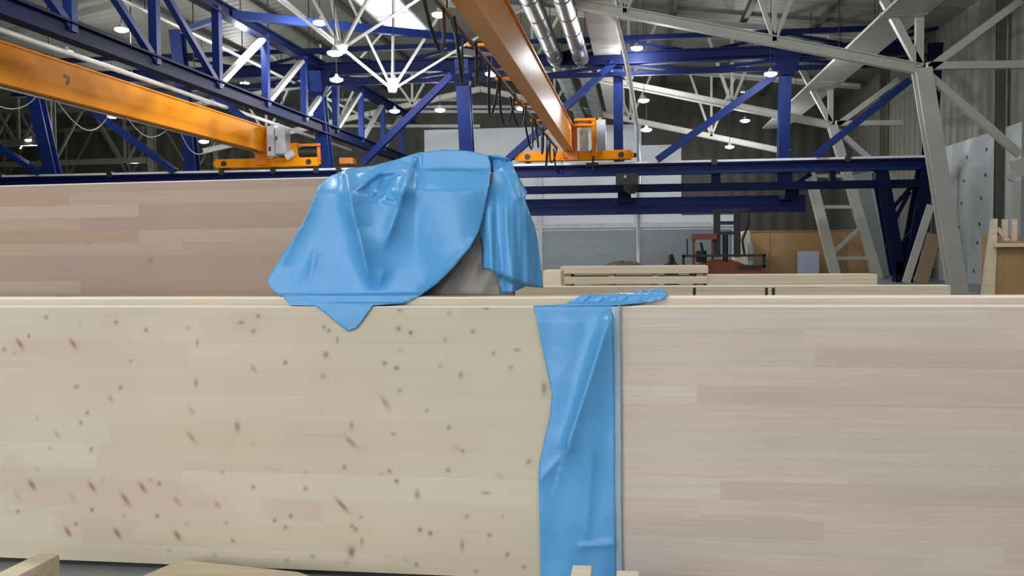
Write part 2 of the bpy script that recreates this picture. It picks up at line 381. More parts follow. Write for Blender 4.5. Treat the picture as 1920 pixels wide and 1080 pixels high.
# fans of bright struts hanging from the ridge
def fan(node, tops, Y, label):
    n0 = P(node[0], node[1], Y=Y); t = thing('strut_fan', n0, label, 'truss', 'strut fans under the ridge')
    for (px, py, dy) in tops:
        p = P(px, py, Y=Y); d = (p-n0)
        k = 1.0
        while n0.z+d.z*k < roofz(n0.x+d.x*k)-.35 and k < 6: k += .02
        e = n0+d*k; e.y += dy*k
        link('strut', MB().beam(n0, e, .095, .095), mt['frame'], t)
    link('node_plate', MB().tube([n0-V((0,0,.12)), n0+V((0,0,.12))], [.16, .24], 12), mt['frame'], t)
fan((640, 92), [(503,-20,-1),(576,-20,0),(609,-20,.6),(660,8,1),(684,28,1.5)], 30, 'nearer fan of white struts lit by a lamp')
fan((736, 168), [(690,128,-1),(712,118,0),(733,110,.3),(756,115,.8),(788,118,1.2)], 38, 'farther fan of white struts around a lamp')
fan((605, 190), [(560,150,0),(603,140,0),(640,150,0)], 50, 'small dim fan of struts behind the blue truss')

# ------------------------------------------------------------------ ducts and pipes along the hall
def duct(x, z, y0, y1, r, label, mt_, name='duct', grp='ventilation ducts under the roof'):
    t = thing(name, (x, y0, z), label, 'duct', grp)
    link('duct_pipe', MB().tube([(x, y0, z), (x, y1, z)], r, 20), mt_, t)
    y = y0+.5
    while y < y1:
        link('duct_collar', MB().tube([(x, y-.04, z), (x, y+.04, z)], r*1.07, 20), mt_, t); y += 2.4
    y = y0+2
    while y < y1: link('hanger_rod', MB().tube([(x, y, z+r*.9), (x, y, roofz(x)-.02)], .02, 6), mt['dark'], t); y += 6
duct(-3.55, 10.0, 18, 62, .34, 'grey round duct beside the right orange crane, left of the pair', mt['galv'])
duct(-2.45, 10.0, 18, 62, .34, 'grey round duct beside the right orange crane, right of the pair', mt['galv'])
for (x0, x1, z, th, y0, y1, lb) in ((-1.9, -.7, 10.15, .25, 20, 60, 'narrow pale flat duct right of the round ducts'), (7.9, 9.35, 9.1, .1, 18, 60, 'wide pale flat duct crossing above the cream truss')):
    t = thing('flat_duct', ((x0+x1)/2, y0, z), lb, 'duct')
    link('duct_body', MB().box((x0, y0, z), (x1, y1, z+th)), mt['white'], t, .02)
    y = y0+1.5
    while y < y1: link('duct_flange', MB().box((x0-.02, y, z-.01), (x1+.02, y+.05, z+th+.01)), mt['white'], t); y += 6
    y = y0+2
    while y < y1:
        for x in (x0+.05, x1-.05): link('hanger_rod', MB().tube([(x, y, z+th), (x, y, roofz(x)-.02)], .02, 6), mt['dark'], t)
        y += 6
for (rx, z, r, lb) in ((2.02, 9.4, .09, 'thin cream pipe running above the blue long truss'), (2.82, 8.4, .13, 'grey pipe with clamps above the left orange crane')):
    x = -rx*(z-1.6)
    t = thing('ceiling_pipe', (x, 16, z), lb, 'pipe')
    link('pipe', MB().tube([(x, 16, z), (x, 60, z)], r*.7, 10), mt['white'], t)
    for y in range(18, 60, 5): link('hanger_rod', MB().tube([(x, y, z), (x, y, roofz(x)-.02)], .025, 6), mt['dark'], t)

# ------------------------------------------------------------------ high-bay lamps
lamps = [(228,55),(125,97),(451,45),(823,27),(1194,90),(1445,138),(631,149),(738,150),(922,138),(1207,188),(1212,243),(1397,226),
         (1368,275),(459,156),(211,218),(57,263),(253,302),(978,203),(825,206),(592,213),(740,208),(522,238),(600,42),(382,265)]
where = ['above the left crane, in front of the blue truss','above the left end of the left crane','just below the upper left blue joint','large one beside the top of the right crane',
 'just right of the slender cream rod','at the top of the right blue gantry post','right of the tall blue column','inside the far strut fan','left of the right crane, above the cable loops',
 'upper of two right of the slender rod','lower of two right of the slender rod','below the long blue brace','small one just above the runway rail on the right','beside the silver braces of the blue truss',
 'below the left crane girder, upper one','at the far left under the crane','just above the runway rail on the left','left of the right crane at the pipes','on the pale pipes right of the blue column','against the tall blue column, lower one',
 'between the blue braces','beside the white crane cabinet','beside the near strut fan','under the left crane, right one']
ld = bpy.data.lights.new('lamp_light', 'POINT'); ld.energy = LAMP_W; ld.shadow_soft_size = .16; ld.color = (.96, .98, 1.0)
LZ = 8.6
ld2 = ld.copy(); ld2.energy = 620
def lamp(loc, label, grp='round high-bay lamps'):
    x, y, z = loc
    t = thing('highbay_lamp', (x, y, z), label, 'lamp', grp)
    link('lamp_shade', MB().tube([(x,y,z+.22),(x,y,z+.12),(x,y,z+.04),(x,y,z)], [.05,.09,.22,.27], 16, cap=False), mt['grey'], t)
    link('lamp_lens', MB().tube([(x,y,z+.02),(x,y,z-.05),(x,y,z-.10)], [.26,.25,.13], 16), mt['lamp'], t)
    link('hanger_rod', MB().tube([(x,y,z+.2),(x,y,roofz(x)-.02)], .015, 6), mt['dark'], t)
    lo = bpy.data.objects.new('lamp_light', ld2 if y < 18 else ld); COL.objects.link(lo); lo.parent = t; lo.location = (0, 0, -.32)
for (px, py), wh in zip(lamps, where):
    p = P(px, py, Z=11.4 if (px, py) == (459, 156) else 10.2 if py < 100 else 7.5 if py > 240 else LZ)
    lamp((p.x, p.y, p.z), 'glowing round high-bay lamp ' + wh)

p = P(628, 99, Y=29.4)
lamp((p.x, p.y, p.z), 'glowing round high-bay lamp just below the near strut fan')
# unseen lamps continuing the rows over the camera, some added to light the cranes
for k, (x, y) in enumerate(((-5, 7), (3, 7), (-11, 17), (-4, 15.5), (-11, 8), (-5, -4), (3, -4), (9, 10))):
    lamp((x, y, LZ), 'unseen high-bay lamp above the wood panels', 'unseen high-bay lamps over the panels')

# ------------------------------------------------------------------ blue gantry structure
YR = 42.0
zr = P(1100, 306, Y=YR).z                    # rail head
XE = P(1735, 300, Y=YR).x
XS = P(-80, 335, Y=YR).x
t = thing('runway_beam', (0, YR, zr-2), 'dark blue crane runway girder with bright rail on top', 'girder')
rail_part = link('rail', MB().box((XS, YR-.34, zr-.10), (XE, YR-.16, zr)), mt['rail'], t)
link('top_flange', MB().box((XS, YR-.36, zr-.20), (XE, YR+.36, zr-.10)), mt['navy'], t)
zb1 = P(1100, 328, Y=YR).z
link('web_plate', MB().box((XS, YR-.10, zb1), (XE, YR+.10, zr-.2)).box((XS, YR-.3, zb1-.06), (XE, YR+.3, zb1+.02)), mt['blue'], t)
zc0, zc1 = P(1100, 362, Y=YR).z, P(1100, 348, Y=YR).z
link('lower_chord', MB().box((XS, YR-.22, zc0), (XE, YR+.22, zc1)), mt['navy'], t)
for px, wd in ((1172,34),(1342,16),(1470,26),(1560,10),(1650,20),(860,16),(640,16)):
    x = P(px, 330, Y=YR).x; hw = wd/1710*YR/2
    link('strut_plate', MB().box((x-hw, YR-.2, zc1), (x+hw, YR+.2, zb1)), mt['navy'], t)
link('brace', MB().beam(P(1480,352,Y=YR), P(1520,326,Y=YR), .2, .2), mt['navy'], t)
cl = []
for px in (8, 213, 422, 518, 598, 640, 1338, 1586):
    p = P(px, 325, Y=YR); cl.append(link('rail_clamp', MB().box((p.x-.12, YR-.42, zr-.22), (p.x+.12, YR-.1, zr+.06)), mt['dark'], t))
# far blue box girder
YG = 44.5
a, b = P(700, 378, Y=YG), P(1508, 372, Y=YG)
zg0, zg1 = P(1200, 400, Y=YG).z, P(1200, 371, Y=YG).z
t = thing('blue_girder', ((a.x+b.x)/2, YG, zg0), 'wide blue box girder below and behind the runway rail', 'girder')
link('box_section', MB().box((a.x, YG-.3, zg0+.03), (b.x, YG+.3, zg1)), mt['blue'], t)
link('flange', MB().box((a.x, YG-.4, (zg0+zg1)/2-.02), (b.x, YG+.4, (zg0+zg1)/2+.05)).box((a.x, YG-.4, zg0-.04), (b.x, YG+.4, zg0+.03)), mt['blue'], t)
for x in (a.x+.3,): link('leg', MB().box((x-.2, YG-.2, 0), (x+.2, YG+.2, zg0)), mt['navy'], t)
for px in (760, 1172, 1470): x = P(px, 378, Y=YG).x; link('bracket', MB().box((x-.3, YR+.22, zg1-.25), (x+.3, YG-.3, zg1-.02)).box((x-.3, YR+.2, zg1-.25), (x+.3, YR+.3, zc1)), mt['navy'], t)

# upper cross beams at Y = 41
YU = 41.0
zu = lambda py, px=1160: P(px, py, Y=YU).z
xa, xb = P(20, 100, Y=YU).x, P(1715, 100, Y=YU).x
t = thing('cross_truss', (0, YU, zu(120)), 'dark blue horizontal truss tying the gantry posts together', 'truss')
link('top_chord', MB().box((xa, YU-.12, zu(77)), (xb, YU+.12, zu(68))), mt['navy'], t)
link('main_beam', MB().ibeam((xa, YU, (zu(98)+zu(122))/2), (xb, YU, (zu(98)+zu(122))/2), .5, zu(98)-zu(122)), mt['navy'], t)
link('lower_chord', MB().box((xa, YU-.1, zu(143)), (xb, YU+.1, zu(135))), mt['navy'], t)
cols_px = [(100,),(362,),(612,),(877,),(1160,),(1468,),(1742,)]
cx = [P(q[0], 300, Y=YR).x for q in cols_px]
for i in range(1, 6):
    x0, x1 = cx[i], cx[i+1]; xm = (x0+x1)/2
    for (p, q) in (((x0, zu(76)), (xm-.8, zu(98))), ((x1, zu(76)), (xm+.8, zu(98))), ((x0, zu(122)), (xm, zu(137))), ((x1, zu(122)), (xm, zu(137)))):
        link('web_member', MB().beam((p[0], YU, p[1]), (q[0], YU, q[1]), .14, .14), mt['navy'], t)
lbl = ['blue gantry post under the left crane girder', 'tall blue gantry post crossing the left crane girder', 'broad blue gantry post right of the left crane cabinet',
       'blue gantry post rising behind the blue film', 'blue gantry post just right of the right crane', 'blue gantry post left of the wide pale duct', 'dark blue gantry post behind the near cream column']
tops = [118, 22, 112, 100, 100, 100, 100]
for i, x in enumerate(cx):
    t = thing('gantry_post', (x, YR, zr), lbl[i], 'post', 'blue gantry posts')
    zt2 = zu(tops[i])
    zt2 = min(zt2, roofz(x)-.25)
    wd = (.62, .56, .58, .62, .42, .48, .5)[i]
    off = .0
    yt = YU if i < 4 else YU+.3
    link('shaft', MB().ibeam((x, YR+.02, zr-.2), (x*1.0, yt-.1*(4-i if i < 4 else 0), zt2), wd, .5, V((0,1,0)), .06), mt['blue'] if i < 6 else mt['navy'], t)
    link('base_plate', MB().box((x-.4, YR-.12, zr-.2), (x+.4, YR+.36, zr-.05)), mt['navy'], t)
    if i in (2, 3, 5): link('haunch', MB().prism([(x-.28, YU-.2, zt2-1.2), (x-.75, YU-.2, zt2-.1), (x+.75, YU-.2, zt2-.1), (x+.28, YU-.2, zt2-1.2)], (0,.4,0)), mt['navy'], t)
for (a, b, lb) in (((1232,300),(1452,142),'long blue brace rising to the right post'), ((682,304),(848,140),'blue brace left of the central post'), ((948,303),(1152,118),'blue brace passing behind the right crane'),
                   ((1528,292),(1706,150),'dark blue brace next to the wide pale duct'), ((170,205),(328,322),'thin blue brace under the left crane with a light edge'), ((-10,272),(76,325),'blue brace at the far left above the rail'),
                   ((375,158),(480,240),'thin dark brace above the left crane end')):
    pa, pb = P(a[0], a[1], Y=YR-.4 if a[1] > 200 else YU), P(b[0], b[1], Y=YR-.4 if b[1] > 200 else YU)
    o = link('diagonal_brace', MB().ibeam(pa, pb, .3, .34, V((0,1,0)), .05), mt['blue']); tag(o, lb, 'brace', 'blue diagonal braces')
# V-shaped trestle at the right end of the runway
t = thing('trestle', P(1690, 527, Y=YR), 'dark blue V-shaped trestle carrying the runway end', 'support')
foot = P(1690, 560, Y=YR); foot.z = 0.0; foot.x = P(1692, 540, Y=YR).x
lt, rt = P(1650, 322, Y=YR), P(1738, 305, Y=YR)
fl, fr_ = V((foot.x-.25, YR, .0)), V((foot.x+.25, YR, .0))
lo = P(1682, 500, Y=YR)
link('leg', MB().ibeam(lt, P(1684, 515, Y=YR), .55, .7, V((0,1,0)), .1), mt['navy'], t)
link('leg', MB().ibeam(rt, P(1700, 515, Y=YR), .55, 1.0, V((0,1,0)), .12), mt['navy'], t)
link('foot_block', MB().box((P(1676,520,Y=YR).x, YR-.35, 0), (P(1708,520,Y=YR).x, YR+.35, P(1690,490,Y=YR).z)), mt['navy'], t)
for a, b in (((1705,360),(1668,430)), ((1722,420),(1680,470)), ((1662,462),(1708,462)), ((1670,430),(1700,480)), ((1665,400),(1722,335))):
    link('lacing', MB().beam(P(*a, Y=YR), P(*b, Y=YR), .16, .16), mt['navy'], t)
link('head_plate', MB().box((P(1640,320,Y=YR).x, YR-.3, P(1700,352,Y=YR).z), (P(1745,320,Y=YR).x, YR+.3, P(1700,345,Y=YR).z)), mt['navy'], t)

# long blue lattice truss running into the depth
TX = -14.5
t = thing('long_truss', (TX, 15, 7), 'long blue lattice truss running away above the left crane', 'truss')
pb0 = P(100, 48, X=TX); pb1 = P(740, 300, X=TX)
zb_ = pb0.z; ztp = P(590, 118, X=TX).z
Y0, Y1 = 13.5, 59
link('bottom_chord', MB().ibeam((TX, Y0, zb_), (TX, Y1, zb_), .42, .5), mt['navy'], t)
link('top_chord', MB().ibeam((TX, Y0, ztp), (TX, Y1, ztp), .42, .42), mt['navy'], t)
ys = [Y0+.2+4.19*k for k in range(11)]
for i, y in enumerate(ys):
    link('vertical', MB().beam((TX, y, zb_), (TX, y, ztp), .26, .26), mt['blue'], t)
    if i:
        a_, b_ = (ys[i], ys[i-1]) if i >= 5 else (ys[i-1], ys[i])
        m_ = mt['pipe'] if i >= 5 else mt['blue']
        link('diagonal', MB().beam((TX, a_, ztp-.1), (TX, b_, zb_+.1), .2, .2), m_, t)
t2 = thing('plan_brace', P(440, 20, X=TX), 'long blue tie from the upper left joint to the central post', 'brace')
link('tie', MB().beam(V((TX, P(432,16,X=TX).y, ztp)), P(872, 72, Y=YU), .26, .3), mt['blue'], t2)
link('tie', MB().beam(V((TX, P(432,16,X=TX).y, ztp)), P(340, 58, Y=36), .2, .2), mt['blue'], t2)
for x, lb in ((-14.5, 'blue support column at the near end of the long truss'),):
    k = thing('truss_column', (x, 13.6, 0), lb, 'column'); link('shaft', MB().ibeam((x, 13.6, 0), (x, 13.6, zb_-.25), .4, .4, V((0,1,0)), .05), mt['blue'], k)

# ------------------------------------------------------------------ cranes
def crane(xl, xr, z0, z1, y0, label, xs0, xs1, paint):
    t = thing('overhead_crane', ((xl+xr)/2, YR-.3, zr), label, 'crane', 'orange overhead cranes')
    g = MB().box((xl, y0, z0+.05), (xr, YR-.6, z1-.05))
    gd = link('girder', g, paint, t, .01)
    link('girder_flange', MB().box((xl-.05, y0, z0), (xr+.05, YR-.6, z0+.05)).box((xl-.06, y0, z1-.05), (xr+.06, YR-.6, z1)), paint, t)
    # end truck standing on the rail
    zt0 = zr+.10; zt1 = zr+.52
    link('end_truck', MB().box((xs0, YR-.52, zt0), (xs1, YR-.02, zt1)).box((xs0-.1, YR-.5, zt0+.08), (xs0, YR-.04, zt1-.1)).box((xs1, YR-.5, zt0+.08), (xs1+.1, YR-.04, zt1-.1)), mt['orange'], t, .03)
    for x in (xs0+.45, xs1-.45):
        whl = link('wheel', MB().tube([(x, YR-.33, zr+.2), (x, YR-.17, zr+.2)], .2, 20), mt['dark'], t)
        sub('wheel_hub', MB().tube([(x, YR-.56, zr+.3), (x, YR-.52, zr+.3)], .13, 14), mt['dark'], whl)
    for x in (xs0-.16, xs1+.1):
        link('buffer', MB().tube([(x, YR-.27, zr+.3), (x+.14 if x > xs0 else x-.14, YR-.27, zr+.3)], .11, 12), mt['black'], t)
    link('girder_saddle', MB().box((xl-.12, YR-.66, zt0+.1), (xr+.12, YR-.02, z0+.1)), mt['orange_d'], t)
    return t, gd
# left crane
zlo = P(490, 285, Y=YR-.6).z; zhi = P(495, 238, Y=YR-.6).z
XLr = P(498, 262, Y=YR-.6).x
tl, gl = crane(XLr-.4, XLr, zlo, zhi, 12, 'orange overhead crane bridge in the left half with a figure on its side', P(412,300,Y=YR).x, P(603,300,Y=YR).x, mt['orange'])
# figure painted on the side of the left girder
gx = XLr+.012
def gp(px, py): return P(px, py, X=gx)
d7 = [(121,140),(130,142),(132,150),(129,160),(124,158),(127,151),(126,147),(120,146)]
link('painted_figure', MB().prism([gp(*q) for q in d7], (-.008,0,0)), mt['ink'], tl)
cab0, cab1 = P(501, 0, Y=YR-.9).x, P(535, 0, Y=YR-.9).x
zc = lambda py: P(515, py, Y=YR-.9).z
cbn = link('control_cabinet', MB().box((cab0, YR-1.3, zc(294)), (cab0+.35, YR-.7, zc(238))).box((cab0+.38, YR-1.25, zc(290)), (cab1, YR-.6, zc(240))), mt['grey'], tl, .02)
sub('cabinet_latch', MB().box((cab0+.1, YR-1.32, zc(285)), (cab0+.2, YR-1.3, zc(277))), mt['dark'], cbn)
sub('cabinet_latch', MB().box((cab0+.42, YR-1.27, zc(265)), (cab0+.5, YR-1.25, zc(258))), mt['dark'], cbn)
link('cabinet_cowl', MB().tube([(cab1-.1, YR-1.0, zc(295)), (cab1+.28, YR-.9, zc(286))], [.22,.16], 14), mt['grey'], tl)
zz = lambda py: P(560, py, Y=YR-.3).z; xx = lambda px: P(px, 290, Y=YR-.3).x
link('drive_housing', MB().prism([(xx(538), YR-.5, zz(270)), (xx(559), YR-.5, zz(268)), (xx(563), YR-.5, zz(296)), (xx(551), YR-.5, zz(297))], (0,.4,0)), mt['orange'], tl)
link('drive_motor', MB().tube([(xx(563), YR-.3, zz(286)), (xx(598), YR-.3, zz(286))], .24, 16), mt['dark'], tl)
link('motor_guard', MB().box((xx(566), YR-.6, zz(276)), (xx(605), YR-.2, zz(271))).box((xx(598), YR-.55, zz(304)), (xx(604), YR-.3, zz(276))), mt['orange_d'], tl)
link('girder_endplate', MB().box((XLr-.62, YR-.62, zlo-.05), (XLr+.3, YR-.55, zhi+.04)), mt['orange_d'], tl)
def festoon(parent, x, z, y0, y1, step, drop, m, r=.025):
    y = y0; k = 0
    while y < y1:
        dr = drop*(1+.25*math.sin(k*2.3)); pts = []
        for i in range(11):
            u = i/10; pts.append((x+.12*math.sin(u*3.1+k), y+step*(u*.8), z-dr*(1-(2*u-1)**2)))
        link('festoon_cable', MB().tube(pts, r, 6), m, parent); y += step; k += 1
festoon(tl, XLr-.25, zlo-.03, 22, 34, 3.9, .6, mt['cable'], .018)
link('festoon_track', MB().box((XLr-.29, 12, zlo-.08), (XLr-.21, YR-1, zlo)), mt['galv'], tl)
# right crane
zlo2 = P(1085, 292, Y=YR-.6).z; zhi2 = P(1095, 262, Y=YR-.6).z
ratL = (850-VPX)/(VPY-0); ratR = (945-VPX)/(VPY-0)
zlo2 = P(1080, 285, Y=YR).z
xl2 = P(850, 0, Z=zlo2).x; xr2 = P(884, 0, Z=zlo2).x
zhi2 = P(948, 0, X=xr2).z
tr_, gr = crane(xl2, xr2, zlo2, zhi2, 9, 'orange overhead crane bridge in the middle with lamp glints underneath', P(973,300,Y=YR).x, P(1184,300,Y=YR).x, mt['orange_g'])
link('girder_leg', MB().box((xl2+.1, YR-.75, zr+.1), (xr2+.25, YR-.5, zhi2)), mt['orange_d'], tr_)
festoon(tr_, xl2-.35, zlo2+.05, 15, 41, 2.35, .95, mt['black'], .035)
link('festoon_track', MB().box((xl2-.39, 10, zlo2+.05), (xl2-.31, YR-1, zlo2+.12)), mt['dark'], tr_)
for y in (12, 16, 20, 24, 28, 32, 36, 40): link('track_bracket', MB().box((xl2-.5, y, zlo2+.06), (xl2+.02, y+.07, zlo2+.12)), mt['orange'], tr_)
zz = lambda py: P(1110, py, Y=YR-1).z; xx = lambda px: P(px, 290, Y=YR-1).x
link('platform_rail', MB().box((xx(1078), YR-1.3, zz(227)), (xx(1122), YR-.7, zz(223))).box((xx(1078), YR-1.3, zz(237)), (xx(1122), YR-.7, zz(233))).box((xx(1110), YR-1.25, zz(293)), (xx(1118), YR-.75, zz(223))).box((xx(1118), YR-1.3, zz(238)), (xx(1128), YR-.7, zz(223))), mt['orange'], tr_)
link('control_cabinet', MB().box((xx(1088), YR-1.2, zz(285)), (xx(1104), YR-.8, zz(243))), mt['grey'], tr_, .02)
link('cable_drum', MB().tube([(xx(1120), YR-1.25, zz(255)), (xx(1136), YR-1.25, zz(255))], .68, 24), mt['grey'], tr_)
t = thing('cable_trolley', P(1112, 285, Y=YR-.8), 'small black current collector hanging over the runway rail', 'collector')
link('arm', MB().beam(P(1112, 281, Y=YR-.75), P(1112, 318, Y=YR-.75), .1, .1), mt['black'], t)
link('collector_head', MB().box(P(1099, 305, Y=YR-.85), P(1122, 312, Y=YR-.6)).box(P(1108, 280, Y=YR-.85), P(1119, 285, Y=YR-.55)), mt['black'], t)
t = thing('hoist_trolley', P(1176, 350, Y=YR-.5), 'black hoist unit mounted between the two runway chords', 'hoist')
link('body', MB().box(P(1155, 325, Y=YR-.7), P(1196, 348, Y=YR-.2)), mt['dark'], t, .03)
link('hook_block', MB().tube([P(1184, 346, Y=YR-.5), P(1184, 356, Y=YR-.5), P(1184, 363, Y=YR-.5)], [.42,.35,.15], 14), mt['dark'], t)
link('indicator', MB().tube([P(1172, 331, Y=YR-.72), P(1172, 331, Y=YR-.78)], .07, 10), mt['grey'], t)
# small orange block behind the broad blue post and hanging straps
t = thing('hoist_block', P(652, 303, Y=50), 'small orange block beyond the broad blue post', 'hoist')
pbk = P(652, 303, Y=50)
link('block', MB().box((pbk.x-.4, 49.7, pbk.z-.15), (pbk.x+.4, 50.3, pbk.z+.2)), mt['orange_d'], t, .03)
link('stand', MB().box((pbk.x-.06, 49.9, 0), (pbk.x+.06, 50.1, pbk.z-.14)), mt['dark'], t)
for (a, b, Y, lb) in (((783,-30),(814,72),30,'black hanging cable left of the large lamp'), ((838,20),(856,78),30,'black hanging cable right of the large lamp')):
    pa, pb = P(*a, Y=Y), P(*b, Y=Y); pu = V((pa.x, pa.y, roofz(pa.x)-.02))
    o = link('hanging_cable', MB().tube([pu, pa, (pa+pb)/2+V((.03,0,-.05)), pb], .035, 6), mt['black']); tag(o, lb, 'cable', 'black hanging cables')

# ------------------------------------------------------------------ laced white column by the trestle
YL = 46.0
t = KCOL
L1, L2 = P(1518, 325, Y=YL), P(1570, 530, Y=YL); R1, R2 = P(1583, 300, Y=YL), P(1650, 535, Y=YL)
def to_floor(a, b): d = b-a; return a + d*((a.z-0)/(-d.z))
link('leg', MB().ibeam(L1, to_floor(L1, L2), .45, .42, V((0,1,0)), .08), mt['white'], t)
link('leg', MB().ibeam(V((KX, YL, KZ)), to_floor(R1, R2), .42, .42, V((0,1,0)), .08), mt['white'], t)
for a, b in (((1538,388),(1605,388)), ((1562,484),(1635,484)), ((1560,476),(1612,428)), ((1520,330),(1590,330))):
    link('rung', MB().beam(P(*a, Y=YL), P(*b, Y=YL), .16, .16), mt['white'], t)

# ------------------------------------------------------------------ side loader (forklift)
YK = 36.0
KP = lambda px, py, dy=0: P(px, py, Y=YK+dy)
t = thing('forklift', V((KP(1360,480).x, YK, 0)), 'red brown forklift with tall dark mast in front of the grey door', 'forklift')
def kbox(a, b, d0, d1):
    pa, pb = KP(*a), KP(*b); return MB().box((pa.x, YK+d0, pa.z), (pb.x, YK+d1, pb.z))
for x in (1344, 1382):
    link('mast_rail', kbox((x-6, 392), (x+6, 482), -.12, .12), mt['dark'], t)
    link('mast_rail', kbox((x-3, 398), (x+3, 482), -.2, -.12), mt['dark'], t)
link('mast_crossbar', kbox((1344, 415), (1382, 421), -.1, .1), mt['dark'], t)
link('mast_crossbar', kbox((1344, 434), (1382, 440), -.1, .1), mt['dark'], t)
link('mast_crossbar', kbox((1344, 392), (1404, 395), -.05, .05), mt['dark'], t)
link('lift_cylinder', MB().tube([KP(1360, 440), KP(1360, 490)], .1, 10), mt['dark'], t)
link('hose', MB().tube([KP(1404, 393), KP(1404, 420), KP(1392, 450), KP(1396, 478)], .05, 6), mt['dark'], t)
link('cab_post', kbox((1298, 440), (1303, 498), -.1, .05), mt['rust'], t)
link('cab_post', kbox((1334, 444), (1338, 490), -.1, .05), mt['rust'], t)
link('cab_roof', kbox((1296, 439), (1342, 449), -.6, .6), mt['rust'], t)
link('seat', kbox((1306, 470), (1326, 492), .2, .7), mt['dark'], t, .05)
link('steering_column', MB().tube([KP(1314, 455, .1), KP(1322, 490, .1)], .05, 8), mt['dark'], t)
link('guard_bar', kbox((1287, 448), (1290, 480), 0, .06), mt['dark'], t)
b_ = MB().prism([KP(1300,520), KP(1300,500), KP(1340,486), KP(1372,487), KP(1410,500), KP(1432,506), KP(1432,530), KP(1300,530)], (0,1.6,0))
link('chassis', b_, mt['rust'], t, .03)
link('carriage', MB().box((KP(1278,0).x, YK-.3, KP(1278,500).z), (KP(1283,0).x, YK-.1, KP(1278,478).z)).box((KP(1430,0).x, YK-.3, KP(1360,502).z), (KP(1435,0).x, YK-.1, KP(1360,478).z))
     .box((KP(1278,0).x, YK-.3, KP(1278,482).z), (KP(1435,0).x, YK-.1, KP(1360,477).z)).box((KP(1278,0).x, YK-.3, KP(1360,503).z), (KP(1330,0).x, YK-.1, KP(1360,497).z)).box((KP(1385,0).x, YK-.3, KP(1360,503).z), (KP(1435,0).x, YK-.1, KP(1360,497).z)), mt['dark'], t)
link('exhaust_pipe', MB().tube([KP(1408, 455, .4), KP(1408, 500, .4)], .12, 10), mt['grey'], t)
zb0 = KP(1300, 530).z
for x in (1318, 1412):
    for dy in (.2, 1.4):
        xw = KP(x, 500).x; link('wheel', MB().tube([(xw, YK+dy-.15, .45), (xw, YK+dy+.15, .45)], .45, 18), mt['black'], t)
# person-sized tripod-like thing and brown heap seen over the timber
t = thing('machine_head', V((KP(1258,490).x, 34, 0)), 'small black machine head poking up left of the forklift', 'machine')
H = lambda px, py: P(px, py, Y=34)
link('stand', MB().box((H(1245,0).x, 33.8, 0), (H(1272,0).x, 34.2, H(1258,495).z)), mt['dark'], t)
link('head', MB().tube([H(1258,496), H(1258,490), H(1258,481), H(1257,477)], [.26,.16,.11,.08], 10), mt['dark'], t)
hp = P(1170, 500, Y=20)
hm = MB(); n = 14
for i in range(n):
    for j in range(8): pass
vs, fs = [], []
for j in range(9):
    for i in range(20):
        a = i/20*2*math.pi; rr = math.cos(j/8*math.pi/2)
        vs.append((hp.x+.62*rr*math.cos(a)*(1+.15*math.sin(3*a)), 20+.5*rr*math.sin(a), P(1170,505,Y=20).z*1.0+.0+.28*math.sin(j/8*math.pi/2)*(1+.12*math.sin(5*a+j))-.12))
for j in range(8):
    for i in range(20): fs.append((j*20+i, j*20+(i+1)%20, (j+1)*20+(i+1)%20, (j+1)*20+i))
hm.add(vs, fs, 0, True); hm.box((hp.x-.7, 19.5, 0), (hp.x+.7, 20.5, P(1170,507,Y=20).z), 1)
o = link('bark_heap', hm, [mt['straw'], mt['timber2']]); tag(o, 'low brown heap behind the stacked sawn timber', 'heap')

# brown wooden box hut, white wrap, leaning boards
YO = 48.0
O = lambda px, py, d=0: P(px, py, Y=YO+d)
t = thing('wooden_hut', V((O(1520,500).x, YO+1, 0)), 'large brown wooden box behind the forklift and white column', 'box')
link('front_board', MB().box((O(1403,0).x, YO+1.2, 0), (O(1655,0).x, YO+1.3, O(1500,433).z)), mt['ply'], t)
link('side_board', MB().box((O(1403,0).x, YO+1.3, 0), (O(1403,0).x+.1, YO+4, O(1500,433).z)).box((O(1655,0).x-.1, YO+1.3, 0), (O(1655,0).x, YO+4, O(1500,433).z)), mt['ply'], t)
link('lid', MB().box((O(1401,0).x, YO+1.15, O(1500,433).z), (O(1657,0).x, YO+4, O(1500,431).z)), mt['osb'], t)
link('board_joint', MB().box((O(1448,0).x, YO+1.17, 0), (O(1451,0).x, YO+1.2, O(1500,434).z)), mt['osb'], t)
link('board_joint', MB().box((O(1585,0).x, YO+1.17, 0), (O(1600,0).x, YO+1.2, O(1500,434).z)), mt['osb'], t)
o = link('grey_sheet', MB().hexa([O(1495,530), O(1536,530), O(1536,530,.1), O(1495,530,.1), O(1495,471,.6), O(1536,471,.6), O(1536,471,.7), O(1495,471,.7)]), mt['sheet']); tag(o, 'pale blue grey sheet leaning on the brown wooden box', 'sheet')
for v in o.data.vertices:
    if v.co.z < .4: v.co.z = -o.location.z
sheet = o
t = thing('timber_bale', V((O(1395,490).x, YO-1, 0)), 'white wrapped bale behind the forklift exhaust', 'bale')
link('wrapping', MB().prism([V((O(1372,540,-.4).x, YO-.4, 0)), O(1378,470,-.4), O(1384,446,-.4), O(1392,434,-.4), O(1406,432,-.4), O(1412,470,-.4), V((O(1414,540,-.4).x, YO-.4, 0))], (0,1.2,0)), mt['wrap'], t, .05)
tag(t, None, None)
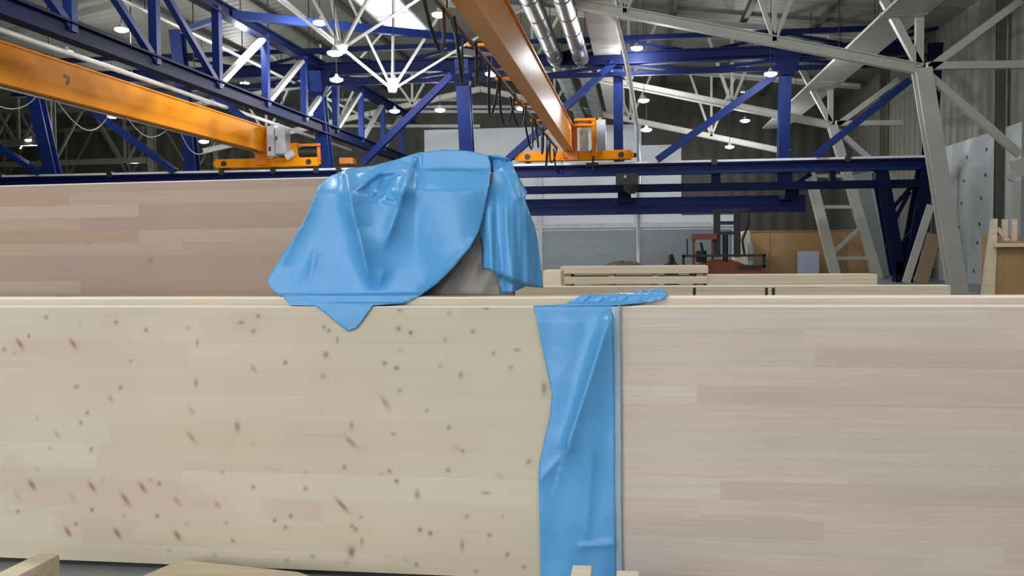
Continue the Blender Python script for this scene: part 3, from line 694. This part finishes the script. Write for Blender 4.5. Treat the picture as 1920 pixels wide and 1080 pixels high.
for k, (a, b, wd, m, lb) in enumerate((((1745,385),(1694,545),.32,'white','pale grey pole leaning right of the blue trestle'), ((1752,440),(1722,545),.55,'timber2','short brown plank leaning behind the near cream column'), ((1618,325),(1660,560),1.1,'wall_w','tall white board leaning left of the blue trestle'), ((1650,330),(1700,560),1.0,'wall_w','tall white board standing right behind the blue trestle'))):
    Yq = (40.5, 40.0, 48.5, 46.0)[k]
    pa, pb = P(*a, Y=Yq+.6), P(*b, Y=Yq); pb = pa+(pb-pa)*(pa.z/(pa.z-pb.z))
    o = link('leaning_board', MB().beam(pb+V((0,0,.02)), pa, wd, .08, V((0,-1,.1))), mt[m]); tag(o, lb, 'board')
# wooden stand at the right edge
YW = 19.0
Wp = lambda px, py, d=0: P(px, py, Y=YW+d)
t = thing('wooden_crate', V((Wp(1885,540).x, YW, 0)), 'tall brown wooden crate with a ledge at the right edge', 'crate')
xR_ = Wp(1985,0).x
link('corner_board', MB().prism([V((Wp(1848,550).x-.12, YW, 0)), V((Wp(1864,548).x, YW, 0)), Wp(1871,410), Wp(1862,410)], (0,.14,0)), mt['timber'], t)
link('front_board', MB().prism([V((Wp(1856,548).x, YW+.08, 0)), V((xR_, YW+.08, 0)), Wp(1985,452,.08), Wp(1868,452,.08)], (0,.05,0)), mt['osb'], t)
link('ledge', MB().box((Wp(1868,0).x, YW-.16, Wp(1900,463).z), (xR_, YW+.1, Wp(1900,456).z)), mt['timber'], t)
for px in (1896, 1914, 1940): link('upright_slat', MB().box((Wp(px-5,0).x, YW+.13, Wp(1890,470).z), (Wp(px+5,0).x, YW+.2, Wp(1890,411).z)), mt['timber'], t)
link('brace', MB().beam(Wp(1870,428,.12), Wp(1890,452,.12), .08, .05, V((0,1,0))), mt['timber'], t)
link('back_board', MB().prism([V((Wp(1905,548).x, YW+1.6, 0)), V((xR_, YW+1.6, 0)), V((xR_, YW+1.6, Wp(1890,440).z)), V((Wp(1905,0).x, YW+1.6, Wp(1890,440).z))], (0,.05,0)), mt['osb'], t)
link('side_board', MB().box((Wp(1905,0).x, YW+.14, 0), (Wp(1905,0).x+.05, YW+1.6, Wp(1890,455).z)), mt['osb'], t)
o = link('wall_bracket', MB().beam(P(1925,297,Y=30), P(1893,338,Y=30), .18, .18).beam(P(1905,340,Y=30), V((P(1905,340,Y=30).x, 30, 0)), .2, .2).beam(P(1900,318,Y=30), P(1960,300,Y=30), .3, .5), mt['white']); tag(o, 'cream stand with slanted arm at the right edge', 'stand')

# ------------------------------------------------------------------ foreground wall panels
FY = P(0, 1045, Z=0.035).y                       # front face distance
ZT = P(0, 575, Y=FY).z                           # ledge height
XSEAM = P(1158, 800, Y=FY).x
XF0, XF1 = -5.2, 5.4
ledge, st = .12, P(0, 559, Y=FY+.12).z-ZT
def wall_panel(name, x0, x1, face, label, knots=None, zlift=.035, Yf=FY, ztop=ZT, thick=.24, led=ledge, stp=st, res=.0085, cat='wood panel', rot=0, group=None, blk=True):
    t = thing(name, ((x0+x1)/2, Yf, 0), label, cat, group); t['_o'] = (0., 0., 0.)
    # the face is a fine grid so that the knots can be stored in it
    def ob(nm, mb, mats): 
        o = link(nm, mb, mats, None, origin=V(((x0+x1)/2, Yf, 0))); o.location = (0,0,0); o.parent = t; return o
    nx, nz = (int((x1-x0)/res), int((ztop-zlift)/res)) if knots is not None else (2, 2)
    m = MB(); vs = [(x0+(x1-x0)*i/nx, Yf, zlift+(ztop-zlift)*j/nz) for j in range(nz+1) for i in range(nx+1)]
    m.add(vs, [(j*(nx+1)+i, j*(nx+1)+i+1, (j+1)*(nx+1)+i+1, (j+1)*(nx+1)+i) for j in range(nz) for i in range(nx)])
    Yb = Yf+thick
    m.add([(x0,Yf,zlift),(x1,Yf,zlift),(x1,Yb,zlift),(x0,Yb,zlift),(x0,Yb,ztop),(x1,Yb,ztop),(x0,Yf,ztop),(x1,Yf,ztop)],
          [(0,1,2,3),(2,3,4,5),(0,3,4,6),(1,2,5,7),(4,5,7,6)])
    if stp: m.box((x0, Yf+led, ztop+.0005), (x1, Yb, ztop+stp))
    del t['_o']
    f = ob('panel_board', m, face)
    if knots is not None:
        import numpy as np
        me = f.data; n = len(me.vertices); co = np.empty(n*3); me.vertices.foreach_get('co', co); co = co.reshape(-1,3)
        X = co[:,0]+(x0+x1)/2; Z = co[:,2]; col = np.zeros((n,4)); col[:,3] = 1
        for (kx, kz, rx, rz, ang, ch, s) in knots:
            ca, sa = math.cos(ang), math.sin(ang)
            msk = (abs(X-kx) < 4*(rx+rz)) & (abs(Z-kz) < 4*(rx+rz))
            dx, dz = X[msk]-kx, Z[msk]-kz
            u = (dx*ca+dz*sa)/rx; v = (-dx*sa+dz*ca)/rz
            if ch == 2:
                r = np.maximum(abs(u), abs(v)); val = s*np.clip((1.15-r)/.3, 0, 1)
            else:
                r = u*u+v*v; val = s*np.exp(-r*1.1)
            col[msk, ch] = np.maximum(col[msk, ch], val)
        at = me.color_attributes.new('knots', 'FLOAT_COLOR', 'POINT'); at.data.foreach_set('color', col.ravel())
    e = MB(); e.box((x0, Yf-.0005, ztop-.004), (x1, Yf+led, ztop+.0015))
    if stp: e.box((x0, Yf+led-.0005, ztop+stp-.006), (x1, Yb+.0005, ztop+stp+.0015))
    ob('cut_edge', e, mt['edge'])
    if blk:
        for k in range(5):
            x = x0+.25+(x1-x0-.5)*k/4; ob('bearer', MB().box((x-.05, Yf+.13, 0), (x+.05, Yb-.01, zlift)), mt['timber2'])
    return t
def wk(px, py, Y=FY): p = P(px, py, Y=Y); return p.x, p.z
KN = []; u1 = FY/F*1.02
def dot(px, py, rx=4, rz=4, s=.75, ch=0, ang=0): x, z = wk(px, py); KN.append((x, z, rx*u1, rz*u1, ang, ch, s))
A_ = [(172,110),(435,128),(548,158),(300,137,.3),(108,180),(15,230),(55,245,.4),(705,150,.5),(490,275,.5),(1070,280,.9),(287,370),(452,373),
      (327,468),(303,505),(140,490,.4),(187,600,.4),(342,605),(947,585,.25),(140,680,.3),(835,690,.5),(1145,690,.4),(565,718,.5),(597,733),(950,747),(1145,753),
      (388,718,.3),(345,832,.9),(67,838),(590,855),(465,855,.35),(285,885),(1030,872,.8),(1090,855,.9),(1070,898),(848,882,.5),(700,885,.4),(873,948),
      (635,985,.5),(1075,1022,.5),(1172,1007,.6),(805,1002,.4),(968,105),(950,162),(320,55,.5),(895,52,.5),(1025,52,.4)]
B_ = [(685,95,.5),(233,160),(495,153,.9),(773,163),(668,195,.5),(503,232,.4),(443,282,.9),(487,300,.9),(652,292,.4),(915,298,.6),(500,385,.6),(600,460,.6),
      (683,524),(735,612),(292,672),(460,686),(432,695,.4),(680,683),(487,724,.9),(750,857,.6),(353,860,.6),(885,855,.3),(320,893),(333,905),(575,907,.9),
      (614,920,1),(835,927),(903,1000,.8),(562,1038),(965,1047,.7),(520,1020,.4),(785,1063,.7),(540,168,1),(210,462,.25),(850,245,.6)]
for q in A_: dot(q[0]/2, 540+q[1]/2, 4.5, 4.6, (q[2] if len(q) > 2 else .75))
for q in B_: dot(500+q[0]/2, 540+q[1]/2, 4.5, 4.6, (q[2] if len(q) > 2 else .75))
for ox, q in [(0,(740,205,3,8)),(0,(735,355,4,9)),(0,(890,520,6,11)),(500,(318,517,4,8)),(500,(728,327,4,7)),(500,(565,775,5,10)),(500,(357,950,3,9)),(500,(733,965,4,12)),(500,(265,195,3,7)),(0,(905,130,7,4)),
              (500,(500,85,6,3)),(500,(825,75,7,3)),(500,(940,232,7,3.5)),(500,(475,548,6,3)),(500,(822,768,9,3))]:
    dot(ox+q[0]/2, 540+q[1]/2, q[2], q[3], .7)
def slash(zx, zy, ox=0, ln=12, s=.8, ch=1, ang=-.95, wd=4.4): dot(ox+zx/2, 540+zy/2, ln, wd, s, ch, ang)
for q in ((75,210),(275,210),(345,745),(535,748)): slash(*q, ln=13, s=.95)
for q in ((120,738),(255,915),(440,920),(665,928)): slash(*q, ln=12, s=.8, ch=0); slash(*q, ln=9, s=.5)
for q in ((718,460),(215,550),(950,302),(415,415)): slash(*q, ln=9, s=.5, ch=0)
slash(718, 560, ln=14, s=.7); slash(470, 792, ln=16, s=.9, wd=5); slash(65, 780, s=.4); slash(272, 785, s=.35); slash(665, 800, s=.55); slash(815, 812, s=.6, ln=8)
slash(445, 430, 500, 15, .65, 0); slash(315, 577, 500, 16, .8, 1, -.75); slash(283, 815, 500, 19, .95, 1, -.8); slash(983, 652, 500, 7, .7, 0, .8); slash(715, 600, 500, 9, .35, 0, -.8)
slash(875, 706, 500, 10, .35, 0, -.6)
for q in ((215,147,4,4,.8),(222,250,6,7,.8),(210,330,6,6,.5),(318,990,7,11,.95),(300,1030,6,6,.4)): dot(500+q[0]/2, 540+q[1]/2, q[2], q[3], q[4], 1)
def pink(x0, y0, x1, y1, s, ox=0): dot(ox+(x0+x1)/4, 540+(y0+y1)/4, (x1-x0)/4, (y1-y0)/4, s, 2)
for q in ((0,185,450,250,.35),(0,715,800,768,.4),(0,770,880,825,.5),(190,830,530,942,.4),(190,830,970,870,.3),(970,790,1220,875,.5),(860,90,980,165,.35),(720,540,880,600,.35),(1060,530,1140,600,.3),
          (640,650,1060,690,.3),(0,620,100,700,.3),(365,90,450,150,.3),(0,965,620,1000,.2),(860,100,1400,135,.15)): pink(*q)
for q in ((0,665,150,690,.25),(60,540,290,600,.25),(200,940,1000,1075,.12)): pink(*q, ox=500)
dot(1020, 729, 4.5, 13, .8, 2); KN[-1] = KN[-1][:5]+(0, .8)
def smear(x0, x1, y, s): dot(500+(x0+x1)/4, 540+y/2, (x1-x0)/4, 1.2, s, 1)
smear(0, 60, 682, .5); smear(120, 280, 553, .35)
wall_panel('glulam_board', XF0, XSEAM, mt['pale'], 'pale knotty wood wall panel standing left of the hanging blue film strip', KN)
wall_panel('glulam_board', XSEAM+.012, XF1, mt['pink'], 'pinkish fine-grained wood wall panel right of the hanging blue film strip', None)
# wooden slot plug in the left panel beside the film
px0 = P(1020, 728, Y=FY)
# tall panel behind
TY = FY+.42
XT1 = P(950, 400, Y=TY).x
tk = []
def tdot(px, py, rx, rz, s, ch): x, z = wk(px, py, TY); tk.append((x, z, rx*TY/F, rz*TY/F, 0, ch, s))
tdot(254, 489, 7, 4, .8, 0); tdot(130, 455, 5, 2.5, .5, 1); tdot(885, 497, 8, 10, .8, 0); tdot(330, 437, 4, 3, .3, 0)
ZTT = P(330, 340, Y=TY+.14).z
TALL = wall_panel('glulam_board', XF0-.3, XT1, mt['tall'], 'tall reddish wood wall panel behind, its end covered by blue film', tk, Yf=TY, ztop=ZTT, thick=.16, led=.16, stp=0, res=.012)
TALL.rotation_euler.z = -.07; hl = (XT1-XF0+.3)/2
TALL.location = (XT1-hl*math.cos(.07), TY+hl*math.sin(.07), 0)
# low panels behind the right one
BY = 8.0
xb0, xb1 = P(950, 545, Y=BY).x, P(1782, 545, Y=BY).x
zbt = P(1300, 537, Y=BY).z
LOWP = wall_panel('glulam_board', xb0, xb1, mt['timber'], 'pale panel with dark slots standing behind the pinkish panel', None, Yf=BY, ztop=zbt, thick=.16, led=.16, stp=0)
t = LOWP
sl = MB()
for px in (1302, 1437, 1450):
    p = P(px, 546, Y=BY); sl.box((p.x-.012, BY-.003, p.z-.05), (p.x+.012, BY+.01, p.z+.03))
sl_o = link('slot', sl, mt['black'], None, origin=V(t.location)); sl_o.location = (0,0,0); sl_o.parent = t
# sawn timber packs
def pack(x0, x1, Y, z_top, rows, th, gap, dep, label, nb=3):
    """stacked sawn boards: every board is a thing"""
    z = z_top
    for r in range(rows):
        g = gap
        o = link('sawn_board', MB().box((x0+random.uniform(0,.05), Y, z-th), (x1-random.uniform(0,.08), Y+dep, z)), mt['timber'], None, .006)
        tag(o, label % ('topmost', 'second', 'third', 'lowest visible')[min(r,3)], 'board', 'sawn boards stacked behind the panels')
        zn = z-th-g
        if g:
            n = 4
            for k in range(n):
                x = x0+.12+(x1-x0-.24)*k/(n-1)
                s_ = link('spacer_block', MB().box((x-.04, Y+.02, zn), (x+.04, Y+dep-.02, z-th)), mt['timber2']); tag(s_, 'small wooden spacer under the %s sawn board of the stack' % ('topmost','second','third')[r], 'spacer', 'spacers in the timber stack')
        z = zn
    return z
Yp = 12.0
pz = lambda py, px=1200: P(px, py, Y=Yp).z
zt1 = pz(499); x0, x1 = P(1048, 510, Y=Yp).x, P(1330, 510, Y=Yp).x
zend = pack(x0, x1, Yp, zt1, 3, pz(499)-pz(513), pz(513)-pz(518.5), .6, '%s long sawn board of the stack in front of the grey doors')
o = link('timber_block', MB().box((x0-.05, Yp, 0), (x1+.1, Yp+.6, zend)), mt['timber2']); tag(o, 'dark lower timber bundle under the sawn boards', 'timber bundle')
Yp2 = 10.0
a, b = P(1330, 520, Y=Yp2), P(1645, 520, Y=Yp2)
o = link('timber_bundle', MB().box((a.x, Yp2, 0), (b.x, Yp2+.4, P(1480,515,Y=Yp2).z)), mt['timber'], None, .005); tag(o, 'long pale timber bundle in front of the forklift', 'timber bundle')
a, b = P(1018, 520, Y=11), P(1052, 520, Y=11)
o = link('timber_bundle', MB().box((a.x, 11, 0), (b.x, 11.5, P(1030,507,Y=11).z)), mt['plank'], None, .01); tag(o, 'short light timber bundle at the right side of the big blue film', 'timber bundle')

# ------------------------------------------------------------------ planks on the floor in front
def plank(p0, p1, w_, h_, label, m='plank', kn=()):
    o = link('plank', MB().beam(p0, p1, w_, h_), mt[m], None, .004); return tag(o, label, 'plank', 'planks lying in front of the panels')
# raised beam at the lower left
e1 = P(92, 1038, Z=.18); e0 = P(-190, 1180, Z=.18)
d = (e0-e1).normalized()
h = .16
plank(V((e1.x, e1.y, .18-h/2)), V((e1.x, e1.y, .18-h/2))+d*1.6, .11, h, 'thick squared timber pointing out at the lower left corner')
for k in (.15, 1.3):
    c_ = V((e1.x, e1.y, 0))+d*k
    o = link('floor_block', MB().box((c_.x-.1, c_.y-.1, 0), (c_.x+.1, c_.y+.1, .018)), mt['timber2']); tag(o, 'small block under the squared timber', 'block', 'blocks under the squared timber')
pl = [P(338, 1049, Z=.1), P(560, 1072, Z=.1), P(700, 1120, Z=.1), P(150, 1130, Z=.1)]
o = link('plank', MB().prism([V((q.x, q.y, .0)) for q in pl], (0,0,.1)), mt['plank'], None, .004); tag(o, 'wide pale wood slab on the floor left of the film strip', 'plank', 'planks lying in front of the panels')
for (xa, xb, py, lb) in ((1074, 1110, 1059, 'narrow plank end standing before the blue film strip'), (1156, 1198, 1069, 'narrow plank end before the pinkish panel')):
    q0, q1 = P(xa, py, Y=FY-.5), P(xb, py, Y=FY-.5)
    o = link('plank', MB().box((q0.x, q0.y-.5, 0), (q1.x, q0.y, q0.z)), mt['plank'], None, .004); tag(o, lb, 'plank', 'planks lying in front of the panels')

# ------------------------------------------------------------------ blue films
def seg_d(px, py, a, b):
    ax, ay = a; bx, by = b; dx, dy = bx-ax, by-ay
    t = max(0, min(1, ((px-ax)*dx+(py-ay)*dy)/(dx*dx+dy*dy)))
    qx, qy = ax+dx*t, ay+dy*t
    side = (px-ax)*dy-(py-ay)*dx
    return math.hypot(px-qx, py-qy), t, (1 if side > 0 else -1)
def dense(poly, step):
    out = []
    for i in range(len(poly)):
        a, b = poly[i], poly[(i+1)%len(poly)]; n = max(1, int(math.dist(a, b)/step))
        for k in range(n): out.append((a[0]+(b[0]-a[0])*k/n, a[1]+(b[1]-a[1])*k/n))
    return out
def inside(x, y, poly):
    r = False; j = len(poly)-1
    for i in range(len(poly)):
        (xi, yi), (xj, yj) = poly[i], poly[j]
        if (yi > y) != (yj > y) and x < (xj-xi)*(y-yi)/(yj-yi)+xi: r = not r
        j = i
    return r
def sheet_mb(poly, depth, step=5, wob=1.2):
    bd = dense(poly, step); n = len(bd)
    xs = [p[0] for p in poly]; ys_ = [p[1] for p in poly]
    pts = [V(p) for p in bd]; r = random.Random(3)
    y = min(ys_)+step*.5; row = 0
    while y < max(ys_):
        x = min(xs)+step*(.5 if row % 2 else 0)
        while x < max(xs):
            if inside(x, y, poly):
                dmin = min((x-b[0])**2+(y-b[1])**2 for b in bd)
                if dmin > (step*.55)**2: pts.append(V((x, y)))
            x += step
        y += step*.87; row += 1
    ed = [(i, (i+1) % n) for i in range(n)]
    vo, eo, fo, *_ = delaunay_2d_cdt([p.to_2d() for p in pts], ed, [], 1, 1e-4)
    m = MB(); m.add([P(v.x, v.y, Y=depth(v.x, v.y)) for v in vo], [tuple(f) for f in fo], 0, True)
    return m
def film(name, part_list, label, loc):
    t = thing(name, loc, label, 'plastic film'); 
    for pn, mb, m in part_list:
        o = link(pn, mb, m, t)
        s_ = o.modifiers.new('thickness', 'SOLIDIFY'); s_.thickness = .003; s_.offset = 0
    return t
def gauss(d, w_): return math.exp(-(d/w_)**2)
def prof(px, py):
    """distance at which a ray meets the stepped top of the front panels (film lies 12 mm off the wood); None past it"""
    o = .012
    p = P(px, py, Y=FY-o)
    if p.z < ZT+o: return FY-o
    p = P(px, py, Z=ZT+o)
    if 0 < p.y < FY+ledge-o: return p.y
    p = P(px, py, Y=FY+ledge-o)
    if p.z < ZT+st+o: return FY+ledge-o
    p = P(px, py, Z=ZT+st+o)
    return p.y if 0 < p.y < FY+.24 else None
def yedge(px): return PROJ((P(px, 560, Y=FY+.23).x, FY+.23, ZT+st+.012))[1]
# big film over the end of the tall panel
front = [(500,527),(520,492),(545,455),(568,418),(585,380),(598,348),(620,330),(655,316),(700,311),(745,299),(782,287),(835,280),(880,283),(915,291),
         (921,310),(917,345),(911,378),(905,410),(896,438),(880,466),(852,500),(820,532),(790,553),(760,568),(700,572),
         (684,595),(668,616),(652,621),(630,604),(606,584),(590,573),(545,572),(530,556),(512,545)]
def sm(a, b, x):
    t = max(0, min(1, (x-a)/(b-a))); return t*t*(3-2*t)
POCK = [(660,364),(690,338),(714,322),(766,318),(758,345),(745,386),(722,376),(704,382),(684,366)]
def dfront(px, py):
    ptop = 328 - (px-600)*.028
    y = TY-.02-.13*sm(ptop-8, ptop+40, py)
    if py < ptop: y += .15*(1-math.exp(-(ptop-py)/24))                       # rolls over the top edge
    def fold(a, b, amp, w1, w2):
        nonlocal y
        d_, t, s_ = seg_d(px, py, a, b); w_ = w1 if s_ > 0 else w2
        y -= amp*math.exp(-d_/w_)*math.sin(math.pi*min(1, .15+t*.85))
    k = 1-sm(545, 558, py)
    y0 = y
    fold((646,308),(664,430), .11, 42, 9); fold((660,390),(702,568), .12, 40, 9)
    fold((774,308),(746,392), .12, 11, 46); fold((750,380),(718,470), .07, 20, 20); fold((702,568),(722,500), .05, 26, 11)
    fold((890,452),(805,535), .05, 40, 16); fold((600,340),(520,520), .03, 18, 40); fold((735,300),(668,330), .05, 12, 9); fold((590,470),(575,560), .03, 20, 10)
    if px < 700: fold((560,556),(665,545), .04, 16, 26)
    if inside(px, py, POCK):                                                    # dark pocket between the two ridges
        e_ = min(seg_d(px, py, POCK[k_-1], POCK[k_])[0] for k_ in range(len(POCK)))
        y += .055*sm(0, 9, e_)+.03*sm(4, 26, e_)+.012*math.sin(px*.16+py*.07)*sm(3, 14, e_)
    if px > 780: y -= .07*math.sin(math.pi*min(1, (px-780)/130))*math.sin(math.pi*max(0, min(1, (py-290)/250)))
    y += .004*math.sin(px*.03+py*.02)
    y = y0+(y-y0)*k
    if py > ptop+6: y = min(y, TY-.012)
    # the lower hem lies on the step of the front panel
    ye = yedge(px)
    e = sm(495, ye, py)*(1-sm(775, 812, px)); y = y*(1-e)+(FY+.24)*e
    q = prof(px, py)
    if q is not None: y = min(y, q)
    elif px > 790: y = min(y, TY-.012)
    return y
flap = [(915,291),(935,291),(952,296),(962,310),(970,330),(980,345),(988,360),(984,372),(990,392),(1001,420),(1008,450),(1013,490),(1018,540),(1000,538),(985,537),(968,545),(942,551),
        (936,532),(930,514),(918,506),(905,503),(904,470),(899,430),(901,395),(906,360),(912,350),(922,342),(926,322),(923,303)]
def tri(x): x = x % 1.0; return 1-abs(2*x-1)
def dflap(px, py):
    y = TY-.03 - .07*sm(322, 400, py)
    if py < 322: y += .13*(1-math.exp(-(322-py)/20))
    k = sm(320, 420, py)
    y -= k*.045*tri((px-903)/34+.1*math.sin(py*.02))
    y -= k*.012*tri((px-903)/13)
    if px > 968: y += (px-968)/50*.22
    hem = 500+(px-906)*.36
    if py > hem: y += .10*sm(0, 12, py-hem)
    d2, t2, s2 = seg_d(px, py, (935,300),(972,370)); y -= .03*math.exp(-d2/9)
    if px < 950 and py > 326: y = min(y, TY-.012)
    return y
mf = sheet_mb(front, dfront, 3.6)
ml = sheet_mb(flap, dflap, 4.5)
# back hang behind the panel
bk = MB(); nb = 40
vs = []
topline = [p for p in front if p[1] < 349 and p[0] <= 915][0:] 
topline = [(598,348),(620,330),(655,316),(700,311),(745,299),(782,287),(835,280),(880,283),(915,291),(952,296)]
tl_ = []
for i in range(len(topline)-1):
    for k in range(5):
        a, b = topline[i], topline[i+1]; tl_.append((a[0]+(b[0]-a[0])*k/5, a[1]+(b[1]-a[1])*k/5))
tl_.append(topline[-1])
for (px, py) in tl_:
    p = P(px, py, Y=dfront(px, py))
    for j in range(9):
        u = j/8
        vs.append((p.x+.02*math.sin(px*.06)*u, p.y+.02+.16*min(1, u*3)+.03*math.sin(px*.07)*u, p.z-.95*max(0, u-.12)-.01*u))
for i in range(len(tl_)-1):
    for j in range(8): bk.add([], []); 
bk.add(vs, [(i*9+j, (i+1)*9+j, (i+1)*9+j+1, i*9+j+1) for i in range(len(tl_)-1) for j in range(8)], 0, True)
film('plastic_film', [('front_sheet', mf, mt['film']), ('side_flap', ml, mt['film']), ('back_sheet', bk, mt['film'])],
     'large blue plastic film draped over the end of the tall panel', V((P(780,330,Y=TY).x, TY, 1.3)))
# clear film hanging on the tall panel below the arch
cl_ = [(770,556),(800,520),(840,470),(895,420),(915,430),(930,500),(938,553),(870,556)]
m = sheet_mb(cl_, lambda x, y: TY-.022-.006*math.sin(x*.09+y*.05), 6)
o = link('clear_film', m, mt['clear']); tag(o, 'greyish see-through film on the tall panel under the blue arch', 'plastic film')
s_ = o.modifiers.new('thickness', 'SOLIDIFY'); s_.thickness = .002
# film strip hanging down the seam
strip = [(1000,573),(1050,571),(1100,571),(1148,571),(1150,640),(1152,760),(1152,900),(1154,1000),(1155,1088),(1085,1092),(1013,1088),(1012,1000),(1010,900),(1012,865),(1022,820),(1031,780),(1035,740),(1026,695),(1014,640),(1007,600)]
def dstrip(px, py):
    y = FY-.035
    d_, t, s_ = seg_d(px, py, (1146,582),(1066,830))
    y -= .085*math.exp(-d_/(9 if s_ < 0 else 30))*min(1, t*3+.25)
    d_, t, s_ = seg_d(px, py, (1012,900),(1068,840)); y -= .018*math.exp(-d_/10)
    d_, t, s_ = seg_d(px, py, (1090,1024),(1150,1020)); y -= .02*math.exp(-d_/6)
    d_, t, s_ = seg_d(px, py, (1110,850),(1100,1000)); y -= .015*math.exp(-d_/16)
    y += .004*math.sin(px*.09+py*.015)+.002*math.sin(py*.05)
    q = prof(px, py)
    if q is None or q > FY: return q or FY
    e = sm(572, 606, py)
    return min(y*e+(FY-.014)*(1-e), FY-.010)
ms = sheet_mb(strip, dstrip, 4)
edge = [(1147,575),(1163,575),(1165,760),(1166,1000),(1168,1088),(1153,1088),(1151,900),(1150,700)]
me_ = sheet_mb(edge, lambda x, y: FY-.034+.02*max(0,(x-1150)/17), 4)
top = [(1000,574),(1060,570),(1078,560),(1092,554),(1130,552),(1180,549),(1215,543),(1240,541),(1253,550),(1247,560),(1225,566),(1190,569),(1148,573),(1080,574.5)]
def dtop(px, py):
    w_ = .010*math.sin(px*.13)+.008*math.sin(px*.31+py*.4)
    q = prof(px, py)
    if q is None: return FY+.24+.003*(558-py)+w_
    return q-.006-abs(w_)*.5*(q > FY+.05)
mtp = sheet_mb(top, dtop, 3.5)
cr_ = random.Random(5)
film('film_strip', [('hanging_sheet', ms, mt['film']), ('thin_margin', me_, mt['film_thin']), ('top_fold', mtp, mt['film'])],
     'blue plastic film strip hanging down between the pale and the pinkish panel', V((P(1080,570,Y=FY).x, FY, ZT)))
tip = [(1236,548),(1262,546),(1285,553),(1262,561),(1240,563)]
